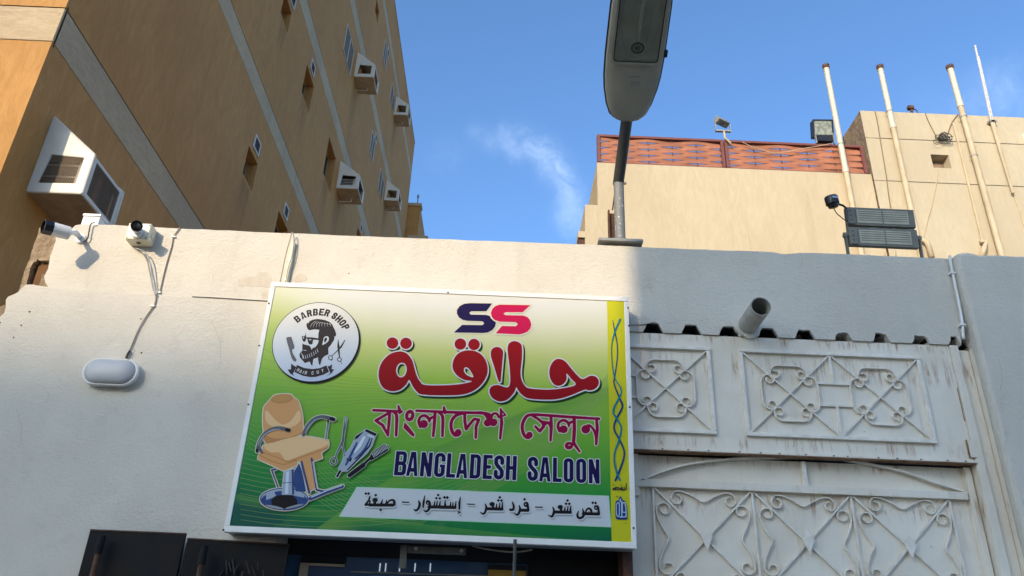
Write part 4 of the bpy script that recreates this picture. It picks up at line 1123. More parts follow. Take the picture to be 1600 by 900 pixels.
# faint cracks / painted-over cables down the wall
def wallwire(pts, r, mat, label, y=YT-.012, top=True, n=4):
    o = obj('wall_cable', MB().tube(catmull(PP(pts, Y=y), n), r, 5), mat, smooth=True); tag(o, label, 'cable'); return o
m_wcable = simple('sunbleached_cable', (.20, .155, .10), .8)
m_pcable = simple('painted_over_cable', (.52, .42, .28), .8)
wallwire([(1367,173),(1371,190),(1375,215),(1380,245),(1385,275),(1388,300),(1392,325)], .010, m_wcable, 'thin dark cable down the pale beige block right of the first tall pipe')
wallwire([(1360,272),(1364,290),(1369,315),(1376,352),(1383,400)], .010, m_pcable, 'thin painted-over cable at the joint of the two beige blocks', y=YR-.012)
wallwire([(1392,300),(1396,340),(1400,400)], .008, m_pcable, 'faint painted cable behind the twin floodlight')
wallwire([(1466,264),(1463,285),(1456,320),(1448,350),(1441,378)], .009, m_pcable, 'pale cable running slanting down from the small recessed window')
wallwire([(1446,177),(1450,188),(1456,200),(1463,213),(1467,219)], .010, m_wcable, 'dark cable dropping from the roof edge to the left of the cable tangle')
wallwire([(1497,179),(1490,187),(1484,200),(1480,212),(1478,219)], .010, m_wcable, 'dark cable from the third tall pipe down to the cable tangle')
# tangle
mb = MB(); rnd = random.Random(3); c0 = P(1471, 216, Y=YT-.05)
for k_ in range(7):
    pts = []; rx = rnd.uniform(.05, .14); rz = rnd.uniform(.03, .10); ph = rnd.uniform(0, 6); ox = rnd.uniform(-.05, .07); oz = rnd.uniform(-.05, .03)
    for i in range(13):
        t = ph + i*.52; pts.append(c0+Vector((ox+rx*math.cos(t), -.01*k_-.01*math.sin(i), oz+rz*math.sin(t)+.01*math.sin(3*t))))
    mb.tube(catmull(pts, 3), .008, 5)
pts = [c0+Vector((x, -.03, z)) for x, z in ((0, 0), (-.10, -.03), (-.19, -.10), (-.15, -.17), (-.04, -.14), (.03, -.05))]
mb.tube(catmull(pts, 4), .005, 5)
for a_, b_ in (((.02, .03), (.14, .10)), ((.05, -.01), (.20, .02)), ((-.05, .02), (.06, .12)), ((.05, -.04), (.17, -.06))):
    mb.tube([c0+Vector((a_[0], -.03, a_[1])), c0+Vector((b_[0], -.05, b_[1]))], .006, 5)
o = obj('cable_tangle', mb, m_dcable, smooth=True); tag(o, 'tangled bundle of loose cables above the small recessed window', 'cables')

# lattice screens on the parapet
zl_b, zl_t = ZR+.002, (P(935, 213, Y=YR).z + P(1320, 222, Y=YR).z)/2
xpost = P(1134, 240, Y=YR).x
def lattice(x0, x1, label, rods):
    t = thing('lattice_screen', label, 'fence', (x0, YR+.05, zl_b), 'wooden lattice screens on the beige roof edge')
    ys = YR+.06
    obj('top_rail', MB().box(x0, x1, ys-.05, ys+.06, zl_t-.045, zl_t), m_latfr, t)
    obj('bottom_rail', MB().box(x0, x1, ys-.04, ys+.05, zl_b, zl_b+.03), m_latfr, t)
    obj('end_post', MB().box(x0, x0+.055, ys-.052, ys+.05, zl_b+.031, zl_t-.046), m_latfr, t)
    obj('end_post', MB().box(x1-.055, x1, ys-.052, ys+.05, zl_b+.031, zl_t-.046), m_latfr, t)
    ns = 8; hh = (zl_t-.05-zl_b-.035)/ns
    sp = (x1-x0-.11)/(rods)
    for r_ in range(1, rods):
        xx = x0+.055+sp*r_
        obj('upright_rod', MB().box(xx-.010, xx+.010, ys-.010, ys+.010, zl_b+.03, zl_t-.046), m_latfr, t)
    for i in range(ns):
        zc = zl_b+.035+hh*(i+.5)
        mb = MB(); nseg = rods*8; sgn = 1 if i % 2 == 0 else -1
        rows = []
        for k_ in range(nseg+1):
            s = k_/8.0
            xx = x0+.05+sp*s
            wv = math.cos(math.pi*s)*sgn*(0.018)       # over one rod, under the next
            nar = 0.5+.5*math.cos(2*math.pi*s)         # where the slat passes a rod
            hgt = hh*.50*(1.06 if wv < 0 else 1.0) - (.10*hh*nar if wv > 0 else 0)
            dz_ = 0
            rows.append([(xx, ys+wv-.006, zc-hgt+dz_), (xx, ys+wv-.006, zc+hgt*(.98)+dz_), (xx, ys+wv+.006, zc+hgt*.98+dz_), (xx, ys+wv+.006, zc-hgt+dz_)])
        mb.v = [p for r_ in rows for p in r_]
        for k_ in range(nseg):
            a, b = 4*k_, 4*k_+4
            for q in range(4): mb.f.append((a+q, b+q, b+(q+1) % 4, a+(q+1) % 4))
        mb.f += [(0, 1, 2, 3), (4*nseg+3, 4*nseg+2, 4*nseg+1, 4*nseg)]
        obj('slat', mb, m_lattice, t)
    return t
xle = P(1359, 268, Y=YR-.06).x
lattice(X0+.01, xpost-.02, 'left terracotta woven lattice screen on the beige roof edge, behind the street lamp', 5)
lattice(xpost+.0, min(xle, XT-.005), 'right terracotta woven lattice screen on the beige roof edge, crossed by a tall pipe', 5)
w_ = obj('lattice_cable', MB().tube(catmull(PP([(1160,222),(1175,229),(1192,234),(1208,239),(1232,237),(1250,233),(1275,229),(1300,224)], Y=YR-.03), 4), .007, 5), m_pcable, smooth=True)
tag(w_, 'pale cable sagging across the right lattice screen', 'cable')

# tall vent pipes
def vent_pipe(label, p_top, p_bot, yy, r, joints, p_white, y_off=0):
    a = P(*p_top, Y=yy); b = P(*p_bot, Y=yy)
    xx = (a.x+b.x)/2 if abs(a.x-b.x) < .3 else a.x
    t = thing('vent_pipe', label, 'pipe', Vector((xx, yy, b.z)), 'tall plastic vent pipes on the beige building')
    zw = P(*p_white, Y=yy).z
    lean = a.x-b.x
    def at(z): return Vector((b.x+lean*(z-b.z)/(a.z-b.z), yy, z))
    obj('upper_pipe', MB().tube([at(a.z-.10), at(zw)], r, 14), m_pvc, t, smooth='auto')
    obj('lower_pipe', MB().tube([at(zw-.001), at(2.0)], r*.96, 14), m_pvcd, t, smooth='auto')
    obj('coupling', MB().tube([at(zw+.05), at(zw-.07)], r*1.12, 14), m_pvc, t, smooth='auto')
    obj('cap_ring', MB().lathe([(0, r*1.05), (.05, r*1.12)], at(a.z-.14), (0, 0, 1), 14), m_pvc, t, smooth='auto')
    mb = MB()
    for q in range(9):
        an = 2*math.pi*q/9; d = Vector((math.cos(an), math.sin(an), 0))
        mb.bar(at(a.z-.10)+d*r*1.05, at(a.z)+d*r*1.22, .03, .012, d)
    obj('cowl_fin', mb, m_rustb, t)
    obj('cowl_core', MB().lathe([(0, r*.8), (.09, r*.8)], at(a.z-.10), (0, 0, 1), 10), m_rustb, t)
    for px, py in joints:
        z = P(px, py, Y=yy).z; c = at(z)
        obj('pipe_clamp', MB().lathe([(-.012, r*1.12), (.012, r*1.12)], c, (0, 0, 1), 12), m_galv, t)
        obj('clamp_stem', MB().bar(c+Vector((-r*1.6, .02, 0)), c+Vector((r*1.5, .05, 0)), .012, .012), m_galv, t)
    return t
vent_pipe('tall cream vent pipe in front of the lattice, leftmost of the three', (1290, 102), (1347, 400), YR-.12, .052, [(1318, 226)], (1323, 265))
vent_pipe('tall cream vent pipe at the left edge of the pale block, middle of the three', (1374.5, 103), (1440, 402), YR-.12, .052, [(1386.5, 174)], (1394, 196))
vent_pipe('tall cream vent pipe right of the cable tangle, rightmost of the three', (1483.5, 103), (1566, 402), YR-.12, .056, [(1508, 183), (1524, 244)], (1504, 163))
m_thin = m_pcable
for pts, r, lab in (([(1490,192),(1499,225),(1508,262),(1520,310),(1532,360),(1541,400)], .022, 'thin painted pipe running down just left of the rightmost vent pipe'),):
    a, b = P(*pts[0], Y=YT-.03), P(*pts[-1], Y=YT-.03)
    o = obj('thin_pipe', MB().tube([a, Vector((a.x*.5+b.x*.5, a.y, (a.z+b.z)/2)), b], r, 8), m_pvcd, smooth='auto'); tag(o, lab, 'pipe')
m_shpipe = m_pvcd
# masts
def mast(p0, p1, p2, r, label):
    yy = YT-.07
    a, b, c = P(*p0, Y=yy), P(*p1, Y=yy), P(*p2, Y=yy)
    t = thing('antenna_mast', label, 'mast', c, 'thin metal masts at the right edge')
    obj('bare_rod', MB().tube([a, b], r, 8), simple('bright_galvanised_rod', (.50, .50, .50), .6, metal=.0) if 'bright_galvanised_rod' not in MATS else MATS['bright_galvanised_rod'], t, smooth='auto')
    obj('painted_rod', MB().tube([b, c], r*1.25, 8), m_pvcd, t, smooth='auto')
    obj('bracket', MB().box(b.x-.05, b.x+.05, yy-.03, YT, b.z-.02, b.z+.02), m_galv, t)
    return t
mast((1523.5, 71), (1549, 190), (1583, 302), .020, 'taller thin bright mast rising above the beige roof at far right')
mast((1529, 88), (1552, 190), (1582, 300), .016, 'shorter thin mast right beside the taller bright one')
wallwire([(1583,302),(1588,315),(1595,335),(1604,365),(1612,400)], .012, m_pcable, 'thin painted pipe continuing down from the foot of the masts')
# stub pipes low on the wall
for pts, lab in (([(1440,374),(1446,377),(1450,382),(1456,402)], 'short elbow pipe stub on the beige wall by the twin floodlight'),
                 ([(1532,378),(1540,377),(1538,388),(1534,402)], 'short elbow pipe stub on the beige wall near the third vent pipe')):
    q = PP(pts, Y=YT-.07)
    o = obj('pipe_stub', MB().tube(q, [.035, .045, .05, .05], 10), m_pvcd, smooth=True); tag(o, lab, 'pipe')
# white plate at the frame edge
a, b = P(1596, 211, Y=YT), P(1612, 226, Y=YT)
o = obj('wall_box', MB().box(a.x, b.x, YT-.08, YT-.001, b.z, a.z), m_white, bevel=.01); tag(o, 'small white box on the pale block at the right edge of the picture', 'box')
# roof gadget
p = P(1425, 174, Y=YT+.3)
rg = thing('roof_aerial_mount', 'small rusty aerial mount with a bent cable on the pale block roof edge', 'aerial', p)
obj('stem', MB().tube([p+Vector((-.02, 0, -.2)), p+Vector((0, 0, .07))], .03, 8), m_rustb, rg)
obj('head', MB().box(p.x-.07, p.x+.04, p.y-.04, p.y+.04, p.z+.05, p.z+.12), m_rustb, rg)
obj('bent_cable', MB().tube(catmull([p+Vector((.02, 0, .06)), p+Vector((.09, 0, .04)), p+Vector((.11, 0, -.02)), p+Vector((.13, -.05, -.18))], 4), .012, 5), m_dcable, rg)

# floodlights on the lattice
def spot(label, pc_, yy, w, h, dep, tiltv, lit):
    c = P(*pc_, Y=yy)
    t = thing('floodlight', label, 'floodlight', Vector((c.x, yy, zl_t)))
    n_ = Vector(tiltv).normalized(); ux = Vector((0, 0, 1)).cross(n_).normalized(); uz = n_.cross(ux).normalized()
    if uz.z < 0: uz = -uz
    hs = obj('housing', MB().obox(c - n_*dep*.5, ux*w/2, n_*dep/2, uz*h/2), m_black if lit else m_galv, t, bevel=.012)
    obj('back_box', MB().obox(c - n_*dep*1.15, ux*w*.3, n_*dep*.2, uz*h*.3), m_black if lit else m_galv, hs)
    fr = MB()
    for s in (-1, 1):
        fr.obox(c + n_*.006 + uz*s*(h/2-.012), ux*w/2, n_*.008, uz*.014)
        fr.obox(c + n_*.006 + ux*s*(w/2-.012), ux*.014, n_*.0075, uz*(h/2-.027))
    obj('bezel', fr, m_black if lit else m_galv, hs)
    obj('glass', MB().obox(c + n_*.003, ux*(w/2-.025), n_*.002, uz*(h/2-.025)), m_halog, hs)
    return t, c, ux
t, c, ux = spot('black square halogen floodlight facing the street above the right lattice screen', (1286, 200), YR-.02, .38, .34, .16, (-.05, -1, -.25), True)
obj('lower_box', MB().box(c.x-.13, c.x+.15, c.y+.0, c.y+.12, c.z-.30, c.z-.18), m_black, t)
obj('yoke', MB().box(c.x-.17, c.x-.155, c.y-.0, c.y+.05, zl_t, c.z-.1).box(c.x+.165, c.x+.18, c.y-.0, c.y+.05, zl_t, c.z-.1), m_galv, t)
t, c, ux = spot('small floodlight on a short post above the middle of the lattice, tilted down', (1129, 192.5), YR-.05, .27, .12, .12, (.25, -.45, -1), False)
obj('yoke', MB().box(c.x-.15, c.x+.14, c.y-.02, c.y+.03, c.z-.20, c.z-.17).box(c.x-.15, c.x-.135, c.y-.02, c.y+.02, c.z-.169, c.z-.02).box(c.x+.125, c.x+.14, c.y-.02, c.y+.02, c.z-.169, c.z-.02), m_galv, t)
a, b, d = P(1131, 204, Y=YR-.05), P(1133, 216, Y=YR-.05), P(1142, 224, Y=YR-.03)
obj('post', MB().tube([a, b, d], .02, 8), m_pcable, t)

# ------------------------------------------------------------------ the other side of the street (unseen; placed to shade the wall, near one narrow and pale for fill)
def facade(name, label, x0, x1, y0, y1, h, fl_h=3.4):
    t = thing(name, label, 'building', ((x0+x1)/2, y1, 0))
    obj('wall', MB().box(x0, x1, y0, y1, 0, h), m_rest, t)
    obj('parapet', MB().box(x0-.1, x1+.1, y1-.3, y1+.1, h-.4, h-.001+.05), m_beige2, t)
    nx = max(1, min(12, int((x1-x0)/3.2)))
    for i in range(nx):
        for j in range(int(h/fl_h)):
            cx_ = x0+(i+.5)*(x1-x0)/nx; z = j*fl_h+1.1
            if z+1.3 > h-.5: continue
            f = obj('window', MB().box(cx_-.6, cx_+.6, y1, y1+.04, z, z+1.3), m_winframe, t)
            obj('pane', MB().box(cx_-.54, cx_+.54, y1+.03, y1+.05, z+.06, z+1.24), m_winglass, f)
    return t
YC = -6.5
xe = .735 - (YW-YC)*math.tan(SUN_AZ)
facade('street_building', 'beige two-storey building across the street, behind the viewer', xe, xe+8.5, YC-9, YC, 9.6)
ztarget = 3.22
Yfar = -72.0
dist = (YW-Yfar)/math.cos(SUN_AZ)
facade('street_building', 'long apartment block far behind the viewer', -2-(YW-Yfar)*math.tan(SUN_AZ)-34, 30-(YW-Yfar)*math.tan(SUN_AZ), Yfar-12, Yfar, ztarget+dist*math.tan(SUN_EL))
# ------------------------------------------------------------------ the shop sign
YS = 4.06
sc0 = [P(423.5, 444.5, Y=YS), P(982, 461, Y=YS), P(994.5, 856.5, Y=YS), P(349, 832, Y=YS)]
sx0 = (sc0[0].x+sc0[3].x)/2; sx1 = (sc0[1].x+sc0[2].x)/2; sz1 = (sc0[0].z+sc0[1].z)/2; sz0 = (sc0[2].z+sc0[3].z)/2
sign = thing('shop_sign', 'green and white barber shop sign in Arabic, Bengali and English with red lettering', 'sign', ((sx0+sx1)/2, YS, sz0))
FW = .026
obj('casing', MB().box(sx0+.004, sx1-.004, YS+.012, YW-.001, sz0+.004, sz1-.004), m_under, sign)
obj('frame_bar', MB().box(sx0, sx1, YS-.006, YS+.03, sz1-FW-.002, sz1), m_alu, sign, bevel=.002)
obj('frame_bar', MB().box(sx0, sx1, YS-.006, YS+.03, sz0, sz0+FW+.004), m_alu, sign, bevel=.002)
obj('frame_bar', MB().box(sx0, sx0+FW, YS-.005, YS+.03, sz0+FW+.005, sz1-FW-.003), m_alu, sign, bevel=.002)
obj('frame_bar', MB().box(sx1-FW, sx1, YS-.005, YS+.03, sz0+FW+.005, sz1-FW-.003), m_alu, sign, bevel=.002)
obj('side_cover', MB().box(sx0-.002, sx0+.0035, YS+.002, YW-.018, sz0+.01, sz1-.01), m_alu, sign)
for px, py in ((420,474),(405,540),(388,632),(349,828),(981.5,481),(982.5,509),(984,636),(990,825),(700,457)):
    obj('screw', MB().lathe([(0, .0055), (.003, .0045)], P(px, py, Y=YS-.006), (0, -1, 0), 8), m_black, sign)
px0, px1, pz0, pz1 = sx0+FW, sx1-FW, sz0+FW+.004, sz1-FW-.002
# face print: gradient ground
k = NT('sign_face_print'); p = k.pos(); x, y, z = k.xyz(p)
nz = k.noise(k.map(p, (1.2, 1, 2.0)), 1.3, 2, .4)
v = k.math('DIVIDE', k.math('SUBTRACT', pz1, z), pz1-pz0)
u = k.math('DIVIDE', k.math('SUBTRACT', x, px0), px1-px0)
# the pale top reaches lower in the middle and the right
dip = k.math('MULTIPLY', k.math('SINE', k.math('MULTIPLY', k.math('ADD', u, -.05), 3.0)), -.05)
v2 = k.math('ADD', v, k.math('ADD', dip, k.math('MULTIPLY', k.math('SUBTRACT', nz, .5), .05)))
left = k.rng(u, 0.0, .22, .09, 0.0)
v2 = k.math('ADD', v2, left)
g = k.ramp(v2, (0.0, (.72, .70, .63)), (.10, (.68, .67, .47)), (.22, (.53, .58, .19)), (.36, (.33, .52, .055)), (.55, (.19, .44, .035)),
           (.70, (.08, .34, .03)), (.82, (.014, .25, .04)), (.93, (.003, .165, .045)), (1.0, (.002, .085, .055)))
def sweep(a, b, c, w0, w1, stren, col, base):
    """soft-edged diagonal sweep: below line z = a + b*u + c*u*u"""
    line = k.math('ADD', k.math('ADD', a, k.math('MULTIPLY', u, b)), k.math('MULTIPLY', k.math('MULTIPLY', u, u), c))
    d = k.math('SUBTRACT', v, line)
    m = k.math('MULTIPLY', k.rng(d, 0, w0, 0, 1), k.rng(d, w0, w1, 1, 0))
    return k.mix(k.math('MULTIPLY', m, stren), base, col)
g = sweep(1.30, -1.55, .62, .008, .17, .55, (.20, .38, .05), g)
g = sweep(1.10, -1.0, .26, .006, .09, .30, (.03, .20, .05), g)
g = sweep(.88, .22, -.10, .004, .05, .5, (.10, .30, .05), g)
dust = k.noise(k.map(p, (3, 3, 1.2)), 2.0, 6, .65)
g = k.mix(k.rng(dust, .45, .8, 0, .10), g, (.45, .42, .34))
k.bump(k.noise(p, 2.6, 2), .004, .5)
k.color(g); k.rough(.42); k.b.inputs['Specular IOR Level'].default_value = .2; m_face = k.m
obj('printed_panel', MB().box(px0, px1, YS, YS+.01, pz0, pz1), m_face, sign)

def prt(name, c, rough=.34):
    kk = NT(name); kk.color(c); kk.rough(.5); kk.b.inputs['Specular IOR Level'].default_value = .1; return kk.m
V_navy = prt('print_navy', (.012, .007, .062)); V_red = prt('print_red', (.30, .006, .011)); V_pink = prt('print_magenta', (.56, .008, .075))
V_maroon = prt('print_maroon', (.30, .003, .05)); V_white = prt('print_white', (.66, .66, .66)); V_black = prt('print_black', (.016, .013, .014))
V_shadow = prt('print_shadow_green', (.018, .045, .012)); V_strip = prt('print_pale_strip', (.60, .62, .62)); V_stripedge = prt('print_mint', (.45, .68, .50))
V_yellow = prt('print_yellow', (.58, .55, .020)); V_teal = prt('print_teal', (.006, .19, .25)); V_blue = prt('print_blue', (.012, .045, .17))
V_tan = prt('print_tan', (.72, .36, .14)); V_tanl = prt('print_tan_light', (.84, .54, .27)); V_tand = prt('print_tan_dark', (.56, .25, .09))
V_chrome = prt('print_chrome', (.36, .42, .50)); V_chromed = prt('print_steel_blue', (.035, .07, .20)); V_cream = prt('print_cream', (.72, .66, .52))
V_grey = prt('print_grey', (.13, .13, .14)); V_dark = prt('print_charcoal', (.04, .032, .034)); V_midgrey = prt('print_midgrey', (.30, .32, .34))

# emblem ground: pale, bluer towards the bottom
class Sh:
    """a flat shape made of strokes and polygons, cut out with a distance field"""
    def __init__(s, zoom=None):
        s.z = zoom; s.pr = []
    def _m(s, pts):
        q = np.array(pts, float)
        if s.z is None: return q
        x0, y0, k_ = s.z
        q = q / k_ + np.array([x0, y0])
        d = (AX @ np.stack([q[:, 0]-800.0, q[:, 1]-450.0, np.full(len(q), FPX)])).T
        t = YS / d[:, 1]
        return np.stack([d[:, 0]*t, EYE.z + d[:, 2]*t], 1)
    def _k(s, pt):
        if s.z is None: return 1.0
        a = s._m([pt, (pt[0]+s.z[2], pt[1])]); return np.linalg.norm(a[1]-a[0]) / s.z[2]
    def st(s, pts, r, sm=0, sub=False):
        rr = list(r) if isinstance(r, (list, tuple)) else [r]*len(pts)
        kk = s._k(pts[0]); m = s._m(pts)
        tri = [Vector((a, b, c*kk)) for (a, b), c in zip(m, rr)]
        if sm: tri = catmull(tri, sm)
        s.pr.append(('s', np.array([tuple(t) for t in tri]), sub)); return s
    def po(s, pts, sm=0, sub=False):
        m = s._m(pts)
        if sm: m = np.array([(t.x, t.y) for t in catmull([Vector((a, b, 0)) for a, b in m], sm, True)])
        s.pr.append(('p', m, sub)); return s
    def el(s, c, rx, ry, sub=False, rot=0, n=28):
        t = np.linspace(0, 2*math.pi, n, endpoint=False); a = R(rot)
        x = rx*np.cos(t); y = ry*np.sin(t)
        return s.po(list(zip(c[0]+x*math.cos(a)-y*math.sin(a), c[1]+x*math.sin(a)+y*math.cos(a))), 0, sub)
    def shift(s, dx, dz):
        n = Sh(None); n.pr = []
        for t, a, b in s.pr:
            a = a.copy(); a[:, 0] += dx; a[:, 1] += dz; n.pr.append((t, a, b))
        return n
    def field(s, X, Z, x0, z0, h, pad):
        F = np.full(X.shape, 9.0)
        for t, a, sub in s.pr:
            rr = a[:, 2].max() if t == 's' else 0
            bx0, bx1 = a[:, 0].min()-rr-pad, a[:, 0].max()+rr+pad; bz0, bz1 = a[:, 1].min()-rr-pad, a[:, 1].max()+rr+pad
            i0, i1 = max(0, int((bx0-x0)/h)), min(X.shape[1], int((bx1-x0)/h)+2)
            j0, j1 = max(0, int((bz0-z0)/h)), min(X.shape[0], int((bz1-z0)/h)+2)
            if i1 <= i0 or j1 <= j0: continue
            x = X[j0:j1, i0:i1]; z = Z[j0:j1, i0:i1]; D = np.full(x.shape, 9.0)
            if t == 's':
                for k_ in range(len(a)-1):
                    p, q = a[k_], a[k_+1]; dx, dz = q[0]-p[0], q[1]-p[1]; L = dx*dx+dz*dz+1e-12
                    w = np.clip(((x-p[0])*dx+(z-p[1])*dz)/L, 0, 1)
                    D = np.minimum(D, np.hypot(x-p[0]-w*dx, z-p[1]-w*dz) - (p[2]+w*(q[2]-p[2])))
            else:
                ins = np.zeros(x.shape, bool); n = len(a)
                for k_ in range(n):
                    p, q = a[k_], a[(k_+1) % n]; dx, dz = q[0]-p[0], q[1]-p[1]; L = dx*dx+dz*dz+1e-12
                    w = np.clip(((x-p[0])*dx+(z-p[1])*dz)/L, 0, 1)
                    D = np.minimum(D, np.hypot(x-p[0]-w*dx, z-p[1]-w*dz))
                    if abs(dz) > 1e-12:
                        c = ((p[1] > z) != (q[1] > z)) & (x < dx*(z-p[1])/dz+p[0]); ins ^= c
                D = np.where(ins, -D, D)
            S = F[j0:j1, i0:i1]
            F[j0:j1, i0:i1] = np.maximum(S, -D) if sub else np.minimum(S, D)
        return F
LAY = [0]
def emit(name, sh, mat, par, level=0.0, h=.0022, off=(0, 0), lay=None, label=None):
    """mesh of the region where the distance is below level, a hair proud of the layer before"""
    if lay is None: LAY[0] += 1; lay = LAY[0]
    if off != (0, 0): sh = sh.shift(*off)
    lim = np.concatenate([np.stack([a[:, 0], a[:, 1], (a[:, 2] if t == 's' else np.zeros(len(a)))], 1) for t, a, b in sh.pr if not b])
    pad = abs(level)+2.5*h
    x0 = (lim[:, 0]-lim[:, 2]).min()-pad; x1 = (lim[:, 0]+lim[:, 2]).max()+pad; z0 = (lim[:, 1]-lim[:, 2]).min()-pad; z1 = (lim[:, 1]+lim[:, 2]).max()+pad
    nx = int((x1-x0)/h)+2; nz_ = int((z1-z0)/h)+2
    X, Z = np.meshgrid(x0+h*np.arange(nx), z0+h*np.arange(nz_))
    F = sh.field(X, Z, x0, z0, h, pad+.004) - level
    yy = YS - .0005 - .00022*lay
    I = F < 0
    code = I[:-1, :-1]*1 + I[:-1, 1:]*2 + I[1:, 1:]*4 + I[1:, :-1]*8
    verts = []; faces = []; vid = {}
    def V(key, x, z):
        if key not in vid: vid[key] = len(verts); verts.append((x, yy, z))
        return vid[key]
    def corner(j, i): return V((0, j, i), x0+h*i, z0+h*j)
    def eh(j, i):
        a, b = F[j, i], F[j, i+1]; t = a/(a-b); return V((1, j, i), x0+h*(i+t), z0+h*j)
    def ev(j, i):
        a, b = F[j, i], F[j+1, i]; t = a/(a-b); return V((2, j, i), x0+h*i, z0+h*(j+t))
    for j in range(nz_-1):
        row = code[j]; i = 0; nzr = np.nonzero(row)[0]
        if len(nzr) == 0: continue
        idx = 0
        while idx < len(nzr):
            i = int(nzr[idx]); c = int(row[i])
            if c == 15:
                e = idx
                while e+1 < len(nzr) and nzr[e+1] == nzr[e]+1 and row[nzr[e+1]] == 15: e += 1
                i2 = int(nzr[e])
                faces.append((corner(j, i), corner(j, i2+1), corner(j+1, i2+1), corner(j+1, i)))
                idx = e+1; continue
            pts = []
            if c & 1: pts.append(corner(j, i))
            if bool(c & 1) != bool(c & 2): pts.append(eh(j, i))
            if c & 2: pts.append(corner(j, i+1))
            if bool(c & 2) != bool(c & 4): pts.append(ev(j, i+1))
            if c & 4: pts.append(corner(j+1, i+1))
            if bool(c & 4) != bool(c & 8): pts.append(eh(j+1, i))
            if c & 8: pts.append(corner(j+1, i))
            if bool(c & 8) != bool(c & 1): pts.append(ev(j, i))
            if len(pts) >= 3: faces.append(tuple(pts))
            idx += 1
    mb = MB(); mb.v = verts; mb.f = faces
    return obj(name, mb, mat, par, label=label, fixn=False)

ZA = (400, 440, 5.0); ZBz = (380, 600, 4.0923); ZCz = (570, 450, 4.5); ZDz = (750, 450, 4.5); ZE = (570, 620, 6.43); ZF = (750, 620, 6.43)
ZK = (450, 490, 9.0); Z1 = (560, 760, 11.4286); Z2 = (690, 765, 11.4286); Z3 = (820, 770, 11.4286); Z4 = (940, 740, 7.5); Z5 = (940, 480, 3.2143)
ZL = (600, 690, 8.889); ZM = (770, 690, 8.889)
PX = (0, 0, 1.0)

# thin sweeping lines printed on the ground
kk = NT('print_fine_lines'); kk.color((.42, .60, .16)); kk.rough(.34); kk.b.inputs['Alpha'].default_value = .5; V_lines = kk.m
def lines(curves, w, name='fine_line_pattern'):
    mb = MB(); yy0 = YS-.0004
    for q, c in enumerate(curves):
        s = Sh(PX); m = s._m([(a.x, a.y) for a in catmull([Vector((a, b, 0)) for a, b in c], 8)])
        vs = []; n = len(m)
        for i in range(n):
            t = m[min(i+1, n-1)]-m[max(i-1, 0)]; t /= np.linalg.norm(t); nn = np.array([-t[1], t[0]])*w/2
            a, b = m[i]+nn, m[i]-nn
            cl = lambda v: (min(max(v[0], px0), px1-.075), YS-.0002-.00001*q, min(max(v[1], pz0), pz1))
            vs += [cl(a), cl(b)]
        mb.add(vs, [(2*i, 2*i+1, 2*i+3, 2*i+2) for i in range(n-1)])
    return obj(name, mb, V_lines, sign, kind='stuff', fixn=False)
cv = []
for i in range(22):
    t = i/21
    cv.append([(372+4*t, 640+172*t), (430+10*t, 655+165*t), (520+10*t, 645+178*t), (640, 640+170*t), (770, 655+95*t), (880+20*t, 640+40*t)])
for i in range(15):
    t = i/14
    cv.append([(385-12*t, 590+95*t), (470-20*t, 655+90*t), (560-20*t, 740+65*t), (700-40*t, 790+30*t)])
for i in range(9):
    t = i/8
    cv.append([(410-25*t, 545+115*t), (520, 585+50*t), (640, 600+28*t), (760, 628+16*t)])
for i in range(15):
    t = i/14
    cv.append([(700+45*t, 775+4*t), (790+30*t, 715+22*t), (880+20*t, 655+16*t), (950, 585+26*t)])
lines(cv, .0021)

# pale strip with the services
s = Sh(PX).po([(558,761.5),(950.5,775.5),(954.5,823),(531,806.5)])
emit('strip_edge', s, V_stripedge, sign, .003); emit('pale_strip', s, V_strip, sign, -.002)
# yellow band at the right
yb_ = Sh(None); a = P(948.5, 466, Y=YS).x; b2 = P(955.5, 850, Y=YS).x
yb_.pr.append(('p', np.array([((a+b2)/2, pz0), (px1, pz0), (px1, pz1), ((a+b2)/2, pz1)]), False))
LAY[0] += 1
obj('yellow_band', MB().add([((a+b2)/2, YS-.0005-.00022*LAY[0], pz0), (px1, YS-.0005-.00022*LAY[0], pz0), (px1, YS-.0005-.00022*LAY[0], pz1), ((a+b2)/2, YS-.0005-.00022*LAY[0], pz1)], [(0, 1, 2, 3)]), V_yellow, sign)

# -- red Arabic word
A1 = Sh(ZCz)
A1.po([(240,446),(275,450),(305,468),(335,510),(352,570),(368,620),(390,658),(425,682),(560,684),(650,678),(715,668),(752,656),(700,648),(652,620),(622,580),(616,540),(628,495),(655,462),(690,444),(730,438),(780,445),(820,468),(850,508),(864,555),(862,605),(840,655),(800,700),(750,732),(680,752),(560,757),(405,751),(365,730),(338,695),(318,655),(309,650),(290,682),(250,716),(195,728),(140,712),(108,670),(96,610),(108,545),(140,495),(185,460)], 4)
A1.po([(262,528),(245,532),(226,556),(222,590),(235,620),(255,628),(278,618),(292,590),(293,560),(282,535)], 3, True)
A1.po([(698,575),(703,562),(718,560),(740,580),(764,625),(745,625),(715,610),(700,590)], 2, True)
for c in ((195,388),(290,390),(672,395),(768,398)): A1.el(c, 42, 41)
A2 = Sh(ZDz)
A2.po([(75,455),(82,432),(100,418),(120,414),(145,421),(160,440),(164,462),(155,560),(148,640),(145,662),(134,662),(124,640),(100,560),(78,490)], 3)
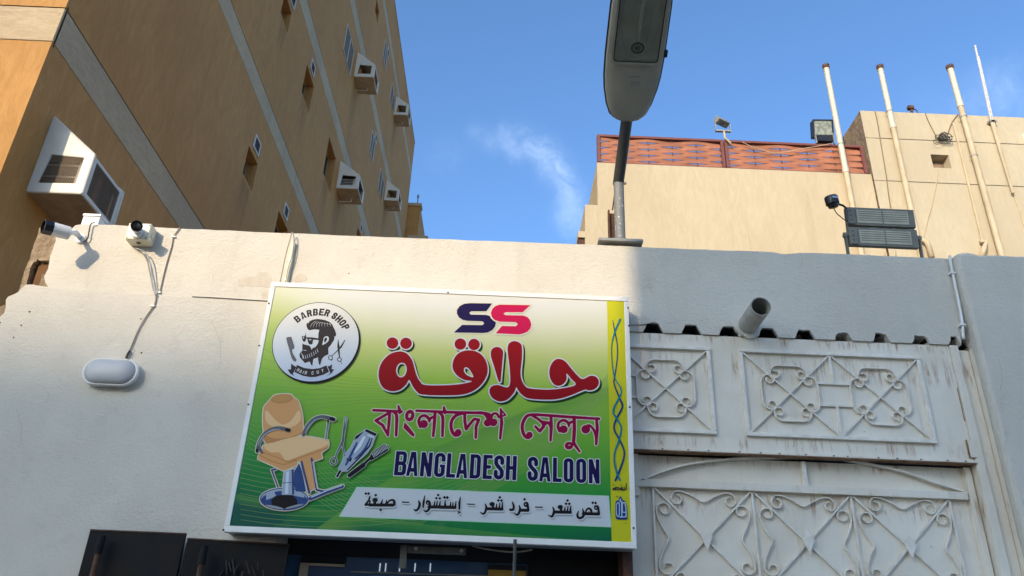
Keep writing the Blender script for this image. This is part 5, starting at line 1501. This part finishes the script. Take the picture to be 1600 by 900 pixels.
A2.po([(193,420),(205,388),(240,373),(278,384),(296,415),(296,500),(287,580),(292,640),(315,685),(350,706),(480,715),(600,702),(672,680),(640,640),(609,603),(610,640),(588,676),(545,690),(508,666),(487,615),(492,555),(520,510),(558,498),(600,516),(640,563),(690,620),(718,640),(745,632),(775,617),(812,622),(835,650),(830,690),(800,716),(762,722),(735,717),(650,752),(560,780),(470,787),(345,779),(298,755),(268,722),(255,700),(240,738),(195,785),(140,800),(92,780),(68,742),(68,708),(88,688),(130,682),(175,697),(203,692),(212,645),(207,560),(196,470)], 3)
AR = Sh(None); AR.pr = A1.pr + A2.pr
emit('letter_shadow', AR, V_shadow, sign, .006, .003, off=(.010, -.011))
emit('letter_outline', AR, V_cream if False else V_white, sign, .0062, .003)
emit('arabic_shop_name', AR, V_red, sign, -.0006, .0026, label='large red Arabic word with thin white outline')
# -- the two S monogram
S1 = Sh(ZCz).po([(895,110),(740,108),(700,112),(668,128),(648,155),(648,182),(662,208),(688,225),(720,232),(825,235),(840,248),(828,262),(685,260),(625,314),(830,318),(865,314),(895,298),(917,272),(922,245),(908,218),(882,200),(855,190),(745,188),(735,176),(748,165),(855,165)])
S2 = Sh(ZDz).po([(355,122),(140,118),(108,128),(86,148),(76,178),(84,208),(104,227),(140,238),(250,242),(266,255),(252,270),(155,268),(110,320),(270,328),(300,324),(332,310),(353,288),(361,258),(352,226),(334,206),(306,195),(180,192),(165,182),(180,172),(300,172)])
emit('letter_outline', S1, V_cream, sign, .006); emit('letter_s', S1, V_navy, sign, 0, label='dark blue slanted letter S')
emit('letter_outline', S2, V_cream, sign, .008); emit('letter_s', S2, V_pink, sign, 0, label='magenta slanted letter S')
# -- Bengali line
B1 = Sh(ZE)
B1.st([(88,136),(370,150)], 13).st([(240,165),(112,240),(180,288),(232,385)], [13,14,14,11], 0).st([(252,160),(244,250),(233,390)], [14,15,11])
B1.st([(285,150),(315,175),(322,230),(315,390)], [12,14,15,12], 3).st([(338,92),(348,130),(352,165)], [8,16,12])
B1.el((452,190), 46, 58, rot=12).el((452,190), 15, 24, True, rot=20).po([(400,258),(440,300),(500,378),(495,403),(470,392),(390,312)])
B1.st([(520,142),(900,158),(1215,168),(1262,205),(1275,240)], [12,14,14,15,13], 3)
B1.el((592,275), 42, 40).st([(560,300),(542,250),(560,205),(600,190),(635,212),(650,250)], [16,14,13,14,15,10], 3).st([(650,245),(665,215),(700,200)], [10,13,12], 3).st([(706,160),(700,260),(688,395)], [15,16,12])
B1.st([(585,262),(570,245)], 3, 0, True)
B1.st([(745,160),(775,185),(785,240),(780,395)], [12,14,15,12], 3).st([(793,102),(800,135),(806,165)], [8,15,12])
B1.st([(985,170),(925,185),(880,230),(866,290),(878,350),(905,385),(935,385)], [13,15,15,15,16,16,16], 4).el((938,362), 33, 36)
B1.st([(1003,165),(1005,250),(1018,325),(1060,270),(1100,225),(1145,232)], [14,14,15,14,13,14]).st([(1145,232),(1118,300),(1115,412)], [14,15,12])
B1.el((1232,265), 36, 34).el((1290,262), 36, 34)
B2 = Sh(ZF)
B2.st([(-10,160),(30,165),(62,190),(88,235)], [14,14,14,15], 3).el((78,262), 36, 36).el((140,258), 34, 36).st([(110,215),(130,175),(165,170),(190,205)], [14,12,12,12], 3)
B2.st([(208,125),(218,260),(203,420)], [10,16,11]).st([(210,130),(256,186),(215,196)], [7,8,8])
B2.st([(1195,222),(900,205),(700,190),(510,182),(455,215),(425,285),(432,360),(460,405),(490,412)], [13,14,14,14,15,15,15,15,15], 3).el((497,385), 31, 32)
B2.st([(530,195),(585,225),(630,265),(640,300),(600,348),(556,300)], [12,13,14,14,14,12]).st([(600,345),(660,270),(690,262)], [13,12,12]).st([(625,250),(690,262),(708,300)], [10,12,12]).st([(712,195),(716,300),(708,440)], [14,16,11])
B2.el((838,328), 42, 38).st([(800,345),(783,300),(795,258),(838,238),(880,258),(893,300)], [15,14,13,14,14,8], 3).st([(893,290),(905,262),(935,250)], [8,12,12], 3).st([(945,205),(948,330),(940,460)], [16,17,15])
B2.el((893,492), 42, 38, rot=-15).el((897,488), 13, 6, True).st([(935,440),(950,480),(1000,552)], [14,15,10])
B2.el((1062,328), 43, 42).st([(1060,300),(1100,290),(1140,330),(1165,400),(1168,470)], [12,12,12,13,12], 3).st([(1170,225),(1178,330),(1166,478)], [13,15,11])
BN = Sh(None); BN.pr = B1.pr + B2.pr
emit('letter_outline', BN, V_cream, sign, .0055, .0019); emit('bengali_shop_name', BN, V_maroon, sign, .0009, .0019, label='magenta Bengali lettering with pale outline')

# -- English capitals, drawn as simple condensed block letters
def rr(x0, z0, x1, z1, r, corners='1111', n=5):
    """rounded rectangle; corners: tl tr br bl"""
    out = []
    for (cx_, cz_, a0, on) in ((x0+r, z1-r, 180, corners[0]), (x1-r, z1-r, 90, corners[1]), (x1-r, z0+r, 0, corners[2]), (x0+r, z0+r, -90, corners[3])):
        if on == '1':
            for k_ in range(n+1): t = R(a0-90*k_/n); out.append((cx_+r*math.cos(t), cz_+r*math.sin(t)))
        else:
            sx = -1 if cx_ == x0+r else 1; sz = 1 if cz_ == z1-r else -1; out.append((cx_+sx*r, cz_+sz*r))
    return out
def glyph(ch, w, h, t):
    """list of (polygon, subtract) in a w x h box; t = stem width"""
    th = t*.92; L = []
    def add(p): L.append((p, False))
    def cut(p): L.append((p, True))
    box = lambda x0, z0, x1, z1: [(x0, z0), (x0, z1), (x1, z1), (x1, z0)]
    if ch in 'OG':
        add(rr(0, 0, w, h, w*.46)); cut(rr(t, th, w-t, h-th, max((w-2*t)*.46, .0005)))
        if ch == 'G': cut(box(w-t-.001, h*.52, w+.01, h*.64)); add(box(w*.5, h*.40, w, h*.52)); add(box(w-t, h*.2, w, h*.5))
    elif ch == 'C':
        add(rr(0, 0, w, h, w*.46)); cut(rr(t, th, w-t, h-th, max((w-2*t)*.46, .0005))); cut(box(w-t-.001, h*.36, w+.01, h*.64))
    elif ch == 'U':
        add(rr(0, 0, w, h, w*.46, '0011')); cut(rr(t, th, w-t, h+.01, max((w-2*t)*.46, .0005), '0011'))
    elif ch == 'D':
        add(rr(0, 0, w, h, w*.42, '0110')); cut(rr(t, th, w-t, h-th, max((w-2*t)*.4, .0005), '0110'))
    elif ch in 'BPR':
        if ch == 'B':
            add(rr(0, 0, w, h*.55, w*.35, '0110')); add(rr(0, h*.45, w*.97, h, w*.35, '0110')); cut(rr(t, th, w-t, h*.42, w*.08, '0110')); cut(rr(t, h*.58, w-t, h-th, w*.08, '0110'))
        else:
            add(rr(0, h*.40, w, h, w*.38, '0110')); add(box(0, 0, t, h)); cut(rr(t, h*.40+th, w-t, h-th, w*.08, '0110'))
            if ch == 'R': add([(w*.45, h*.45), (w*.85, h*.45), (w, 0), (w-t, 0)])
    elif ch == 'A':
        add([(0, 0), (w*.28, h), (w*.72, h), (w, 0), (w*.72, 0), (w*.66, h*.17), (w*.34, h*.17), (w*.28, 0)]); cut([(w*.5, h*.80), (w*.40, h*.33), (w*.60, h*.33)])
    elif ch == 'N': add(box(0, 0, t*.95, h)); add(box(w-t*.95, 0, w, h)); add([(0, h), (t, h), (w, 0), (w-t, 0)])
    elif ch == 'L': add(box(0, 0, t, h)); add(box(0, 0, w, th))
    elif ch == 'E': add(box(0, 0, t, h)); add(box(0, 0, w, th)); add(box(0, h-th, w, h)); add(box(0, h*.5-th*.48, w*.86, h*.5+th*.48))
    elif ch == 'H': add(box(0, 0, t, h)); add(box(w-t, 0, w, h)); add(box(0, h*.5-th*.5, w, h*.5+th*.5))
    elif ch == 'I': add(box(w/2-t/2, 0, w/2+t/2, h))
    elif ch == 'T': add(box(w/2-t/2, 0, w/2+t/2, h)); add(box(0, h-th, w, h))
    elif ch == 'S':
        add(rr(0, h*.42, w, h, w*.44)); cut(rr(t, h*.42+th, w-t, h-th, max((w-2*t)*.44, .0005))); cut(box(w*.5, h*.40, w+.01, h*.68))
        L2 = [([(0, h*.60), (t*1.0, h*.66), (w, h*.43), (w, h*.30), (w-t*.6, h*.34)], False)]
        low = rr(0, 0, w, h*.56, w*.44); lowc = rr(t, th, w-t, h*.56-th, max((w-2*t)*.44, .0005))
        return ('S', L, low, lowc, [(-.01, h*.31), (-.01, h*.6), (w*.5, h*.6), (w*.5, h*.31)], L2[0][0])
    return L
def place(sh, ch, x, z, w, h, t, rot=0.0):
    g = glyph(ch, w, h, t); ca, sa = math.cos(rot), math.sin(rot)
    def T(p): return np.array([(x+a*ca-b*sa, z+a*sa+b*ca) for a, b in p])
    if isinstance(g, tuple):
        # S as one stroke with a constant width
        r = t/2; W = w-t; ww = W/2; path = []
        path.append((w-r, h*.685)); 
        for k_ in range(0, 9): a = R(0+180*k_/8); path.append((w/2+ww*math.cos(a), h-r-ww*.98+ww*.98*math.sin(a)))
        path += [(r, h*.665), (r+W*.22, h*.575), (w/2, h*.5), (w-r-W*.22, h*.43), (w-r, h*.345)]
        for k_ in range(0, 9): a = R(0-180*k_/8); path.append((w/2+ww*math.cos(a), r+ww*.98+ww*.98*math.sin(a)))
        path.append((r, h*.315))
        q = T(path); sh.pr.append(('s', np.concatenate([q, np.full((len(q), 1), r)], 1), False)); return
    for p, sub in g: sh.pr.append(('p', T(p), sub))
EN = Sh(None)
zt_e = np.mean([Sh(ZL)._m([(235,135)])[0][1], Sh(ZM)._m([(1400,248)])[0][1]]); zb_e = np.mean([Sh(ZL)._m([(220,472)])[0][1], Sh(ZM)._m([(1400,585)])[0][1]])
hE = zt_e-zb_e
spans = [('B', ZL, 137, 300, 470), ('A', ZL, 305, 465, 478), ('N', ZL, 497, 655, 483), ('G', ZL, 688, 838, 490), ('L', ZL, 860, 985, 492), ('A', ZL, 1000, 1155, 498), ('D', ZL, 1186, 1335, 500), ('E', ZL, 1367, 1497, 508),
         ('S', ZM, 8, 150, 515), ('H', ZM, 176, 325, 522), ('S', ZM, 480, 624, 540), ('A', ZM, 643, 802, 545), ('L', ZM, 832, 955, 550), ('O', ZM, 982, 1120, 565), ('O', ZM, 1157, 1298, 572), ('N', ZM, 1333, 1483, 580)]
for ch, zz, a, b, yy_ in spans:
    # one letter at a time so that a cut never bites its neighbour
    l = Sh(zz)._m([(a, yy_), (b, yy_)]); G = Sh(None); place(G, ch, l[0][0], zb_e, l[1][0]-l[0][0], hE, .0205)
    EN.pr.append(('g', G, False))
def merge_emit(name, groups, mat, par, level, h, off=(0, 0), label=None):
    """letters of a word, all in one layer, as parts of their own"""
    LAY[0] += 1; l = LAY[0]; out = []
    for G in groups: out.append(emit(name, G, mat, par, level, h, off, lay=l, label=label))
    return out
GR = [g for _, g, _ in EN.pr]
class Multi(Sh):
    def __init__(s, gs): s.gs = gs; s.pr = [p for g in gs for p in g.pr]
    def shift(s, dx, dz): return Multi([g.shift(dx, dz) for g in s.gs])
    def field(s, X, Z, x0, z0, h, pad):
        F = None
        for g in s.gs:
            f_ = g.field(X, Z, x0, z0, h, pad); F = f_ if F is None else np.minimum(F, f_)
        return F
emit('letter_outline', Multi(GR), V_white, sign, .0042, .0022)
emit('english_shop_name', Multi(GR), V_navy, sign, 0, .0018, label='dark blue English capitals with white outline')

# -- small Arabic line
T = Sh(Z1); d = lambda s_, x, y, r=27: s_.po([(x-r, y), (x, y-r), (x+r, y), (x, y+r)])
for c in ((135,132),(185,132),(312,160),(400,425),(1425,158),(1393,215),(1455,218),(1540,200),(1592,202)): d(T, *c)
T.st([(205,190),(190,250),(130,325)], [13,17,17]).st([(130,332),(200,325),(210,270)], [20,18,12]).st([(205,335),(620,338)], 26)
T.el((300,248), 48, 40).st([(300,250),(290,330)], 26).st([(432,240),(412,310)], [8,18]).st([(508,250),(496,310)], [8,18]).st([(515,310),(555,262),(612,245),(642,275),(640,330)], [15,16,18,22,22], 3)
T.st([(785,283),(902,288)], 10)
T.st([(1072,258),(1097,320),(1072,400),(1030,435),(990,412)], [8,22,20,18,6], 3).st([(1184,172),(1168,280),(1158,378)], [7,20,12])
T.el((1245,290), 42, 42).el((1240,302), 10, 11, True).st([(1275,300),(1278,370),(1245,430),(1205,452),(1168,432)], [20,22,20,16,6], 3).st([(1262,370),(1620,374)], 27)
T.st([(1368,268),(1352,350)], [8,16]).st([(1412,262),(1396,345)], [8,16]).st([(1462,270),(1450,350)], [8,18]).st([(1550,255),(1545,345)], [8,17])
U = Sh(Z2)
for c in ((50,142),(100,144),(1040,142),(1014,197),(1070,200),(1480,178)): d(U, *c)
U.st([(-30,320),(240,324)], 26).st([(62,222),(70,300)], [8,18]).st([(165,228),(158,300)], [8,17]).st([(205,236),(200,300)], [8,15]).st([(258,215),(245,320)], [8,20])
U.st([(335,138),(320,240),(318,350)], [7,20,14]).st([(318,385),(296,398),(330,412),(290,432)], [8,9,9,6]).st([(462,262),(586,267)], 9)
U.st([(778,260),(800,330),(775,410),(738,436),(688,405)], [8,20,20,17,6], 3).st([(800,345),(1080,352)], 26).el((902,262), 48, 38).st([(905,270),(925,340)], 22).st([(985,262),(978,340)], [8,16]).st([(1040,250),(1032,340)], [8,16]).st([(1088,232),(1080,350)], [8,20])
U.st([(1262,225),(1288,290),(1278,362),(1225,362)], [9,18,20,20], 2).st([(1384,285),(1402,360),(1372,435),(1345,452),(1298,430)], [8,20,20,17,6], 3).st([(1400,372),(1540,374)], 26)
U.el((1508,268), 46, 46).el((1500,265), 13, 12, True).st([(1535,260),(1548,370)], [18,22])
W_ = Sh(Z3)
for c in ((762,142),(735,198),(793,200),(1212,182),(1262,186)): d(W_, *c)
W_.st([(190,258),(312,263)], 9).st([(497,258),(522,330),(500,405),(472,428),(420,402)], [8,20,20,17,6], 3).st([(525,345),(815,352)], 26).el((632,258), 48, 38).st([(632,262),(655,340)], 22)
W_.st([(718,262),(708,340)], [8,16]).st([(770,252),(760,340)], [8,16]).st([(820,240),(812,350)], [8,20])
W_.st([(958,330),(938,395),(950,440),(990,455),(1035,430),(1052,380),(1030,290)], [7,18,20,20,20,22,8], 3).st([(1045,375),(1315,382)], 27).st([(1085,345),(1115,292),(1155,285),(1182,315),(1190,360)], [14,15,18,20,20], 3)
W_.el((1278,268), 44, 44).el((1270,272), 12, 11, True).st([(1310,262),(1322,380)], [18,22])
sm = [T, U, W_]
class M2(Multi): pass
svc = Multi(sm)
emit('letter_shadow', svc, V_midgrey, sign, 0, .0014, off=(.0046, -.0092)); emit('letter_outline', svc, V_white, sign, .0020, .0014, off=(.0022, -.0046))
emit('arabic_services_line', svc, V_black, sign, .0005, .0012, label='small black Arabic lettering on the pale strip')

# -- ribbons and municipal mark on the yellow band
R1 = Sh(Z5).st([(55,68),(66,125),(78,190),(78,260),(65,350),(62,385),(88,455),(104,500),(75,560),(62,610),(88,665),(112,720),(108,770),(80,845),(68,872)], [1.5,3,2.6,2.6,3,3,4.5,4.5,4.5,4,4.5,4,4,5,4], 4)
R2 = Sh(Z5).st([(93,62),(66,125),(51,190),(51,260),(63,350),(92,400),(98,430),(88,455),(58,520),(75,560),(98,605),(88,665),(66,730),(64,780),(80,845),(93,870)], [4.5,4,2.8,2.8,3,3.4,3.4,4.5,4.5,4.5,4,4.5,4,4,5,4], 4)
emit('ribbon', R1, V_blue, sign, 0, .0012); emit('ribbon', R2, V_teal, sign, 0, .0012)
J = Sh(Z4)
J.st([(287,125),(285,190)], 4).st([(280,190),(240,190),(238,160)], 4).st([(262,190),(262,165)], 4).st([(232,190),(215,190)], 5).st([(228,165),(228,190)], 4).el((218,180), 9, 11).st([(198,165),(180,165)], 4).st([(198,165),(195,188),(165,188)], 4).st([(168,160),(166,188)], 5).st([(158,165),(156,188)], 4).el((138,178), 10, 12).st([(150,188),(130,188)], 4)
for c in ((222,135),(234,135),(132,135),(142,135),(192,208),(250,208),(287,118)): J.el(c, 3.5, 3.5)
emit('municipal_lettering', J, V_dark, sign, .0007, .0009)
K1 = Sh(Z4).po([(160,400),(165,335),(182,315),(200,320),(205,285),(218,268),(232,280),(243,315),(262,315),(280,345),(292,390),(300,450),(300,520),(285,538),(190,538),(166,522),(158,460)], 3)
emit('municipal_mark_ground', K1, V_blue, sign, 0, .0012)
K2 = Sh(Z4).st([(184,345),(172,370),(172,470),(184,505),(198,505),(206,470),(206,370),(198,345),(184,345)], 5.5, 2).st([(218,300),(214,330),(232,330),(236,505),(214,512)], 6, 0).st([(250,340),(240,365),(242,455),(278,455)], 5).st([(250,340),(272,345),(285,420),(286,508),(218,512)], 6, 0)
emit('municipal_mark', K2, prt('print_pale_blue', (.45, .55, .68)), sign, 0, .0010)
for c in ((170,270),(183,272),(278,582)): K3 = Sh(Z4).el(c, 4, 6); emit('mark_dot', K3, V_dark, sign, 0, .0009)

# -- round emblem
e0 = Sh(ZA)._m([(155,478),(780,478),(467,140),(440,815)])
ec = ((e0[0][0]+e0[1][0])/2, (e0[2][1]+e0[3][1])/2); er = ((e0[1][0]-e0[0][0])/2 + (e0[2][1]-e0[3][1])/2)/2
def disc(r, dx=0, dz=0, n=72):
    s_ = Sh(None); t = np.linspace(0, 2*math.pi, n, endpoint=False)
    s_.pr.append(('p', np.stack([ec[0]+dx+r*np.cos(t), ec[1]+dz+r*np.sin(t)], 1), False)); return s_
emit('emblem_shadow', disc(er+.001, .006, -.007), V_black, sign, 0, .003); emit('emblem_rim', disc(er), V_black, sign, 0, .003)
kk = NT('print_emblem_ground'); p = kk.pos(); zz_ = kk.xyz(p)[2]
kk.color(kk.ramp(kk.math('DIVIDE', kk.math('SUBTRACT', zz_, ec[1]-er), 2*er), (0, (.44, .53, .68)), (.45, (.54, .59, .64)), (.8, (.64, .62, .57)), (1, (.68, .66, .60)))); kk.rough(.34)
em = emit('emblem', disc(er-.0035), kk.m, sign, 0, .003, label='round barber emblem with a bearded man in profile')
arc = []
for ch, dg in zip('BARBERSHOP', (133.5, 121.5, 110, 99, 88, 77.5, 62.5, 52, 41.5, 31)):
    a = R(dg); rad = er*.655; G = Sh(None); w, h, t = .0275, .043, .0105
    cx_, cz_ = ec[0]+rad*math.cos(a), ec[1]+rad*math.sin(a); rot = a-math.pi/2
    place(G, ch, cx_-w/2*math.cos(rot), cz_-w/2*math.sin(rot), w, h, t, rot); arc.append(G)
emit('emblem_lettering', Multi(arc), V_dark, sign, 0, .0012, label='curved capitals along the emblem top')
M = Sh(ZK)
M.po([(262,175),(266,150),(276,132),(286,146),(310,112),(358,92),(410,82),(470,88),(530,100),(588,125),(628,165),(640,195),(664,240),(680,290),(674,330),(660,322),(650,380),(604,450),(570,490),(572,580),(520,602),(482,640),(455,736),(437,712),(425,640),(430,622),(360,645),(352,700),(345,747),(325,720),(308,680),(242,702),(197,652),(170,620),(164,580),(185,545),(206,530),(204,460),(210,425),(230,440),(270,450),(300,455),(322,478),(335,516),(350,492),(392,475),(420,435),(434,400),(430,350),(430,300),(436,262),(445,236),(380,228),(300,242),(276,218)])
M.po([(198,325),(240,322),(250,300),(256,260),(258,338),(350,342),(440,356),(440,378),(356,374),(350,425),(335,442),(305,440),(285,412),(279,372),(262,352),(254,380),(245,402),(220,402),(205,372)])
M.po([(490,420),(484,448),(510,440),(545,418),(572,390),(578,350),(562,328),(528,328),(506,350),(498,385)], 3, True)
M.po([(515,365),(530,345),(548,348),(552,372),(535,400),(518,415),(512,390)], 3)
for i in range(8): M.st([(315+i*42, 205-i*2), (335+i*36, 160-i*2), (372+i*31, 125+i*3), (410+i*28, 108+i*9)], [1.2, 2.4, 2.6, 1.0], 3, True)
for x, y in ((228,640),(255,638),(283,630),(312,618),(342,605),(372,590),(400,570),(425,548)): M.st([(x, y), (x-12, y-48)], [4, 2.5], 0, True)
M.st([(190,560),(212,600),(215,640)], [3, 5, 3], 0, True).st([(225,520),(262,526)], [5, 3], 0, True).po([(292,372),(300,366),(340,372),(318,384)], 0, True).po([(212,338),(225,332),(232,348),(220,360)], 0, True)
M.st([(708,372),(712,470),(728,640)], [3, 16, 6]).st([(806,378),(745,480)], [5, 14]).st([(738,490),(625,598)], [9, 5]).st([(735,655),(760,715)], [3, 4])
M.el((600,627), 33, 36).el((600,627), 22, 25, True).el((726,652), 33, 32).el((726,652), 22, 21, True).st([(612,665),(630,655)], 4)
emit('emblem_portrait', M, V_dark, sign, 0, .0011, label='dark profile of a bearded man with glasses, and scissors')
c1 = Sh(ZA).po([(238,448),(245,438),(278,434),(290,470),(304,515),(298,530),(284,535),(288,560),(305,590),(320,615),(312,630),(298,626),(282,605),(268,560),(258,520),(248,490)])
emit('emblem_comb', c1, V_grey, sign, 0, .0012)
rb_ = Sh(ZA).po([(322,655),(378,678),(440,687),(500,680),(552,658),(572,708),(530,730),(470,748),(430,750),(370,740),(303,710)], 0)
rb_.po([(278,643),(300,662),(316,668),(298,712),(290,722),(300,742),(270,722),(248,690),(275,690)]).po([(598,648),(575,665),(560,664),(578,708),(584,718),(550,745),(590,722),(612,690),(592,688)])
emit('emblem_ribbon', rb_, V_dark, sign, 0, .0014)
hc = []
for ch, x, y, ang in (('H',332,694,-24),('A',352,705,-16),('I',372,712,-12),('R',392,716,-8),('C',445,717,4),('U',485,711,10),('T',522,700,18)):
    m = Sh(ZA)._m([(x, y)])[0]; G = Sh(None); w, h, t = (.0115 if ch != 'I' else .005), .019, .0034; rot = R(ang)
    place(G, ch, m[0]-w/2*math.cos(rot)+h/2*math.sin(rot), m[1]-h/2*math.cos(rot)-w/2*math.sin(rot), w, h, t, rot); hc.append(G)
emit('emblem_lettering', Multi(hc), V_midgrey if False else V_strip, sign, 0, .0009, label='tiny pale capitals on the emblem ribbon')

# -- barber chair picture
back = [(180,97),(210,72),(300,68),(325,90),(352,108),(368,150),(380,200),(384,260),(372,325),(250,360),(148,384),(132,300),(128,220),(135,150),(158,122)]
seat_top = [(130,395),(250,362),(350,338),(430,340),(545,365),(548,385),(500,412),(400,448),(290,492),(262,480),(235,440),(180,440)]
seat_all = [(130,395),(350,338),(430,340),(545,362),(550,385),(545,412),(502,440),(507,478),(452,497),(352,498),(346,522),(262,557),(96,482),(102,450),(128,440)]
legp = [(372,492),(430,472),(462,668),(428,688),(408,640)]
CH = Sh(ZBz).po(back, 3).po(seat_all).po(legp)
arms = Sh(ZBz).st([(92,432),(104,380),(135,325),(190,290),(240,285),(295,300)], [9,10,10,10,11,13], 4).st([(388,328),(412,275),(455,228),(510,212),(580,230)], [11,11,10,10,13], 4)
arms.st([(547,238),(530,352)], [4,4]).st([(100,398),(122,440)], 8)
post = Sh(ZBz).po([(268,560),(326,545),(328,712),(248,712)])
post2 = Sh(ZBz).st([(432,735),(540,690),(636,656)], [12,12,10]).st([(440,480),(462,620),(472,680),(520,690)], [6,6,6,6]).st([(375,500),(425,700)], 6).st([(185,552),(225,662)], 4).st([(185,552),(212,548)], 5)
post2.po([(330,560),(360,510),(378,560),(404,690),(340,690),(328,650)])
basep = Sh(ZBz).el((265,738), 155, 72)
allc = Multi([CH, arms, post, post2, basep])
emit('picture_outline', allc, V_cream, sign, .0048, .0022)
pic = emit('barber_chair_picture', CH, V_tan, sign, 0, .002, label='printed picture of a tan barber chair on a steel base')
emit('chair_seat_light', Sh(ZBz).po(seat_top, 2), V_tanl, sign, 0, .002)
emit('chair_back_shade', Sh(ZBz).po([(140,330),(200,352),(300,345),(376,312),(372,325),(250,360),(150,384)], 2), V_tand, sign, 0, .002)
emit('chair_back_light', Sh(ZBz).po([(150,170),(210,235),(260,262),(310,235),(358,170),(370,230),(330,270),(255,290),(180,270),(145,230)], 3), V_tanl, sign, 0, .002)
emit('chair_headrest', Sh(ZBz).el((249,98), 70, 29, rot=-4), V_tand, sign, 0, .002)
emit('chair_headrest_light', Sh(ZBz).el((249,96), 62, 22, rot=-4), prt('print_tan_mid', (.58, .30, .10)), sign, 0, .002)
emit('chair_seam', Sh(ZBz).st([(100,455),(180,495),(262,520),(345,490)], 3).st([(130,440),(235,478),(290,500),(420,455),(545,410)], 2.5), V_tand, sign, 0, .0012)
emit('chair_base', basep, V_chromed, sign, 0, .002)
emit('chair_base_light', Sh(ZBz).el((265,738), 148, 66).el((265,752), 150, 66, True).po([(150,700),(200,690),(215,720),(150,745)]).po([(330,690),(385,700),(395,730),(320,715)]), V_chrome, sign, 0, .002)
emit('chair_base_dark', Sh(ZBz).po([(205,720),(320,715),(350,775),(265,800),(185,775)], 2), V_black, sign, 0, .002)
emit('chair_base_light', Sh(ZBz).el((205,790), 60, 8, rot=12).el((330,785), 60, 7, rot=-14), V_midgrey, sign, 0, .0012)
emit('chair_post', post2, V_chromed, sign, 0, .0016); emit('chair_post', post, V_chrome, sign, 0, .002)
emit('chair_post_light', Sh(ZBz).po([(278,565),(296,560),(290,705),(270,705)]).st([(440,726),(540,684),(632,652)], 3.2).st([(446,500),(466,620),(476,672)], 2), prt('print_chrome_light', (.62, .68, .75)), sign, 0, .0012)
emit('chair_post_dark', Sh(ZBz).po([(312,552),(326,546),(328,710),(316,710)]).st([(255,636),(322,632)], 2), V_chromed, sign, 0, .0012)
emit('chair_arm', arms, V_grey, sign, 0, .0016)
emit('chair_arm_light', Sh(ZBz).st([(98,395),(130,338),(185,300),(240,294)], [2,4,4,2], 3).st([(398,318),(422,275),(462,236),(510,220)], [2,4,4,2], 3).st([(540,262),(528,345)], 3), V_chrome, sign, 0, .0012)
emit('chair_arm_cap', Sh(ZBz).el((288,298), 18, 11, rot=15).el((572,228), 18, 11, rot=15).el((92,430), 9, 14).el((545,242), 6, 12), V_black, sign, 0, .0012)
# -- clippers, scissors and razor comb picture
cl = Sh(ZBz).po([(790,292),(856,322),(842,350),(826,398),(790,450),(740,492),(668,560),(628,560),(612,545),(635,500),(652,455),(690,410),(712,365),(722,338),(745,322)], 0).st([(624,560),(604,594)], [8,8])
tl_ = Sh(ZBz).st([(652,218),(640,370),(604,440),(592,472)], [1.5,7,4,3]).st([(667,218),(640,350),(636,380),(650,462)], [1.5,6,4,3]).el((582,497), 24, 25).el((582,497), 15, 17, True)
cbp = Sh(ZBz).st([(682,588),(770,522)], [13,15]).st([(775,515),(812,480)], [8,8]).po([(808,478),(826,440),(905,388),(932,402),(930,428),(820,494)])
emit('picture_outline', Multi([cl, tl_, cbp]), V_strip, sign, .0028, .002)
emit('clippers_picture', cl, V_chrome, sign, 0, .0016, label='printed picture of chrome hair clippers')
emit('clippers_dark', Sh(ZBz).po([(790,292),(856,322),(848,338),(780,306)]).po([(745,322),(775,306),(735,350),(712,362),(722,338)]).st([(622,562),(604,594)], 7).po([(665,478),(700,475),(690,500),(664,498)]).st([(826,350),(810,400),(740,480),(670,552)], [3,5,5,4]), V_black, sign, 0, .0012)
emit('clippers_shade', Sh(ZBz).st([(730,380),(700,440),(660,520)], [5,8,6], 3).st([(812,352),(780,420),(720,482)], [4,7,5], 3), V_chromed, sign, 0, .0012)
emit('clippers_light', Sh(ZBz).st([(775,345),(745,400),(715,440)], [8,10,5], 3).st([(800,330),(835,345)], 4), prt('print_highlight', (.70, .74, .80)), sign, 0, .0012)
emit('scissors_picture', tl_, V_grey, sign, 0, .0012, label='printed picture of steel scissors')
emit('razor_comb_picture', cbp, V_black, sign, 0, .0014, label='printed picture of a black razor comb')
tee = Sh(ZBz)
for i in range(12): tee.st([(826+i*8.0, 446-i*5.2), (838+i*8, 474-i*5.2)], 1.8)
emit('comb_teeth', tee, V_strip, sign, 0, .0010)
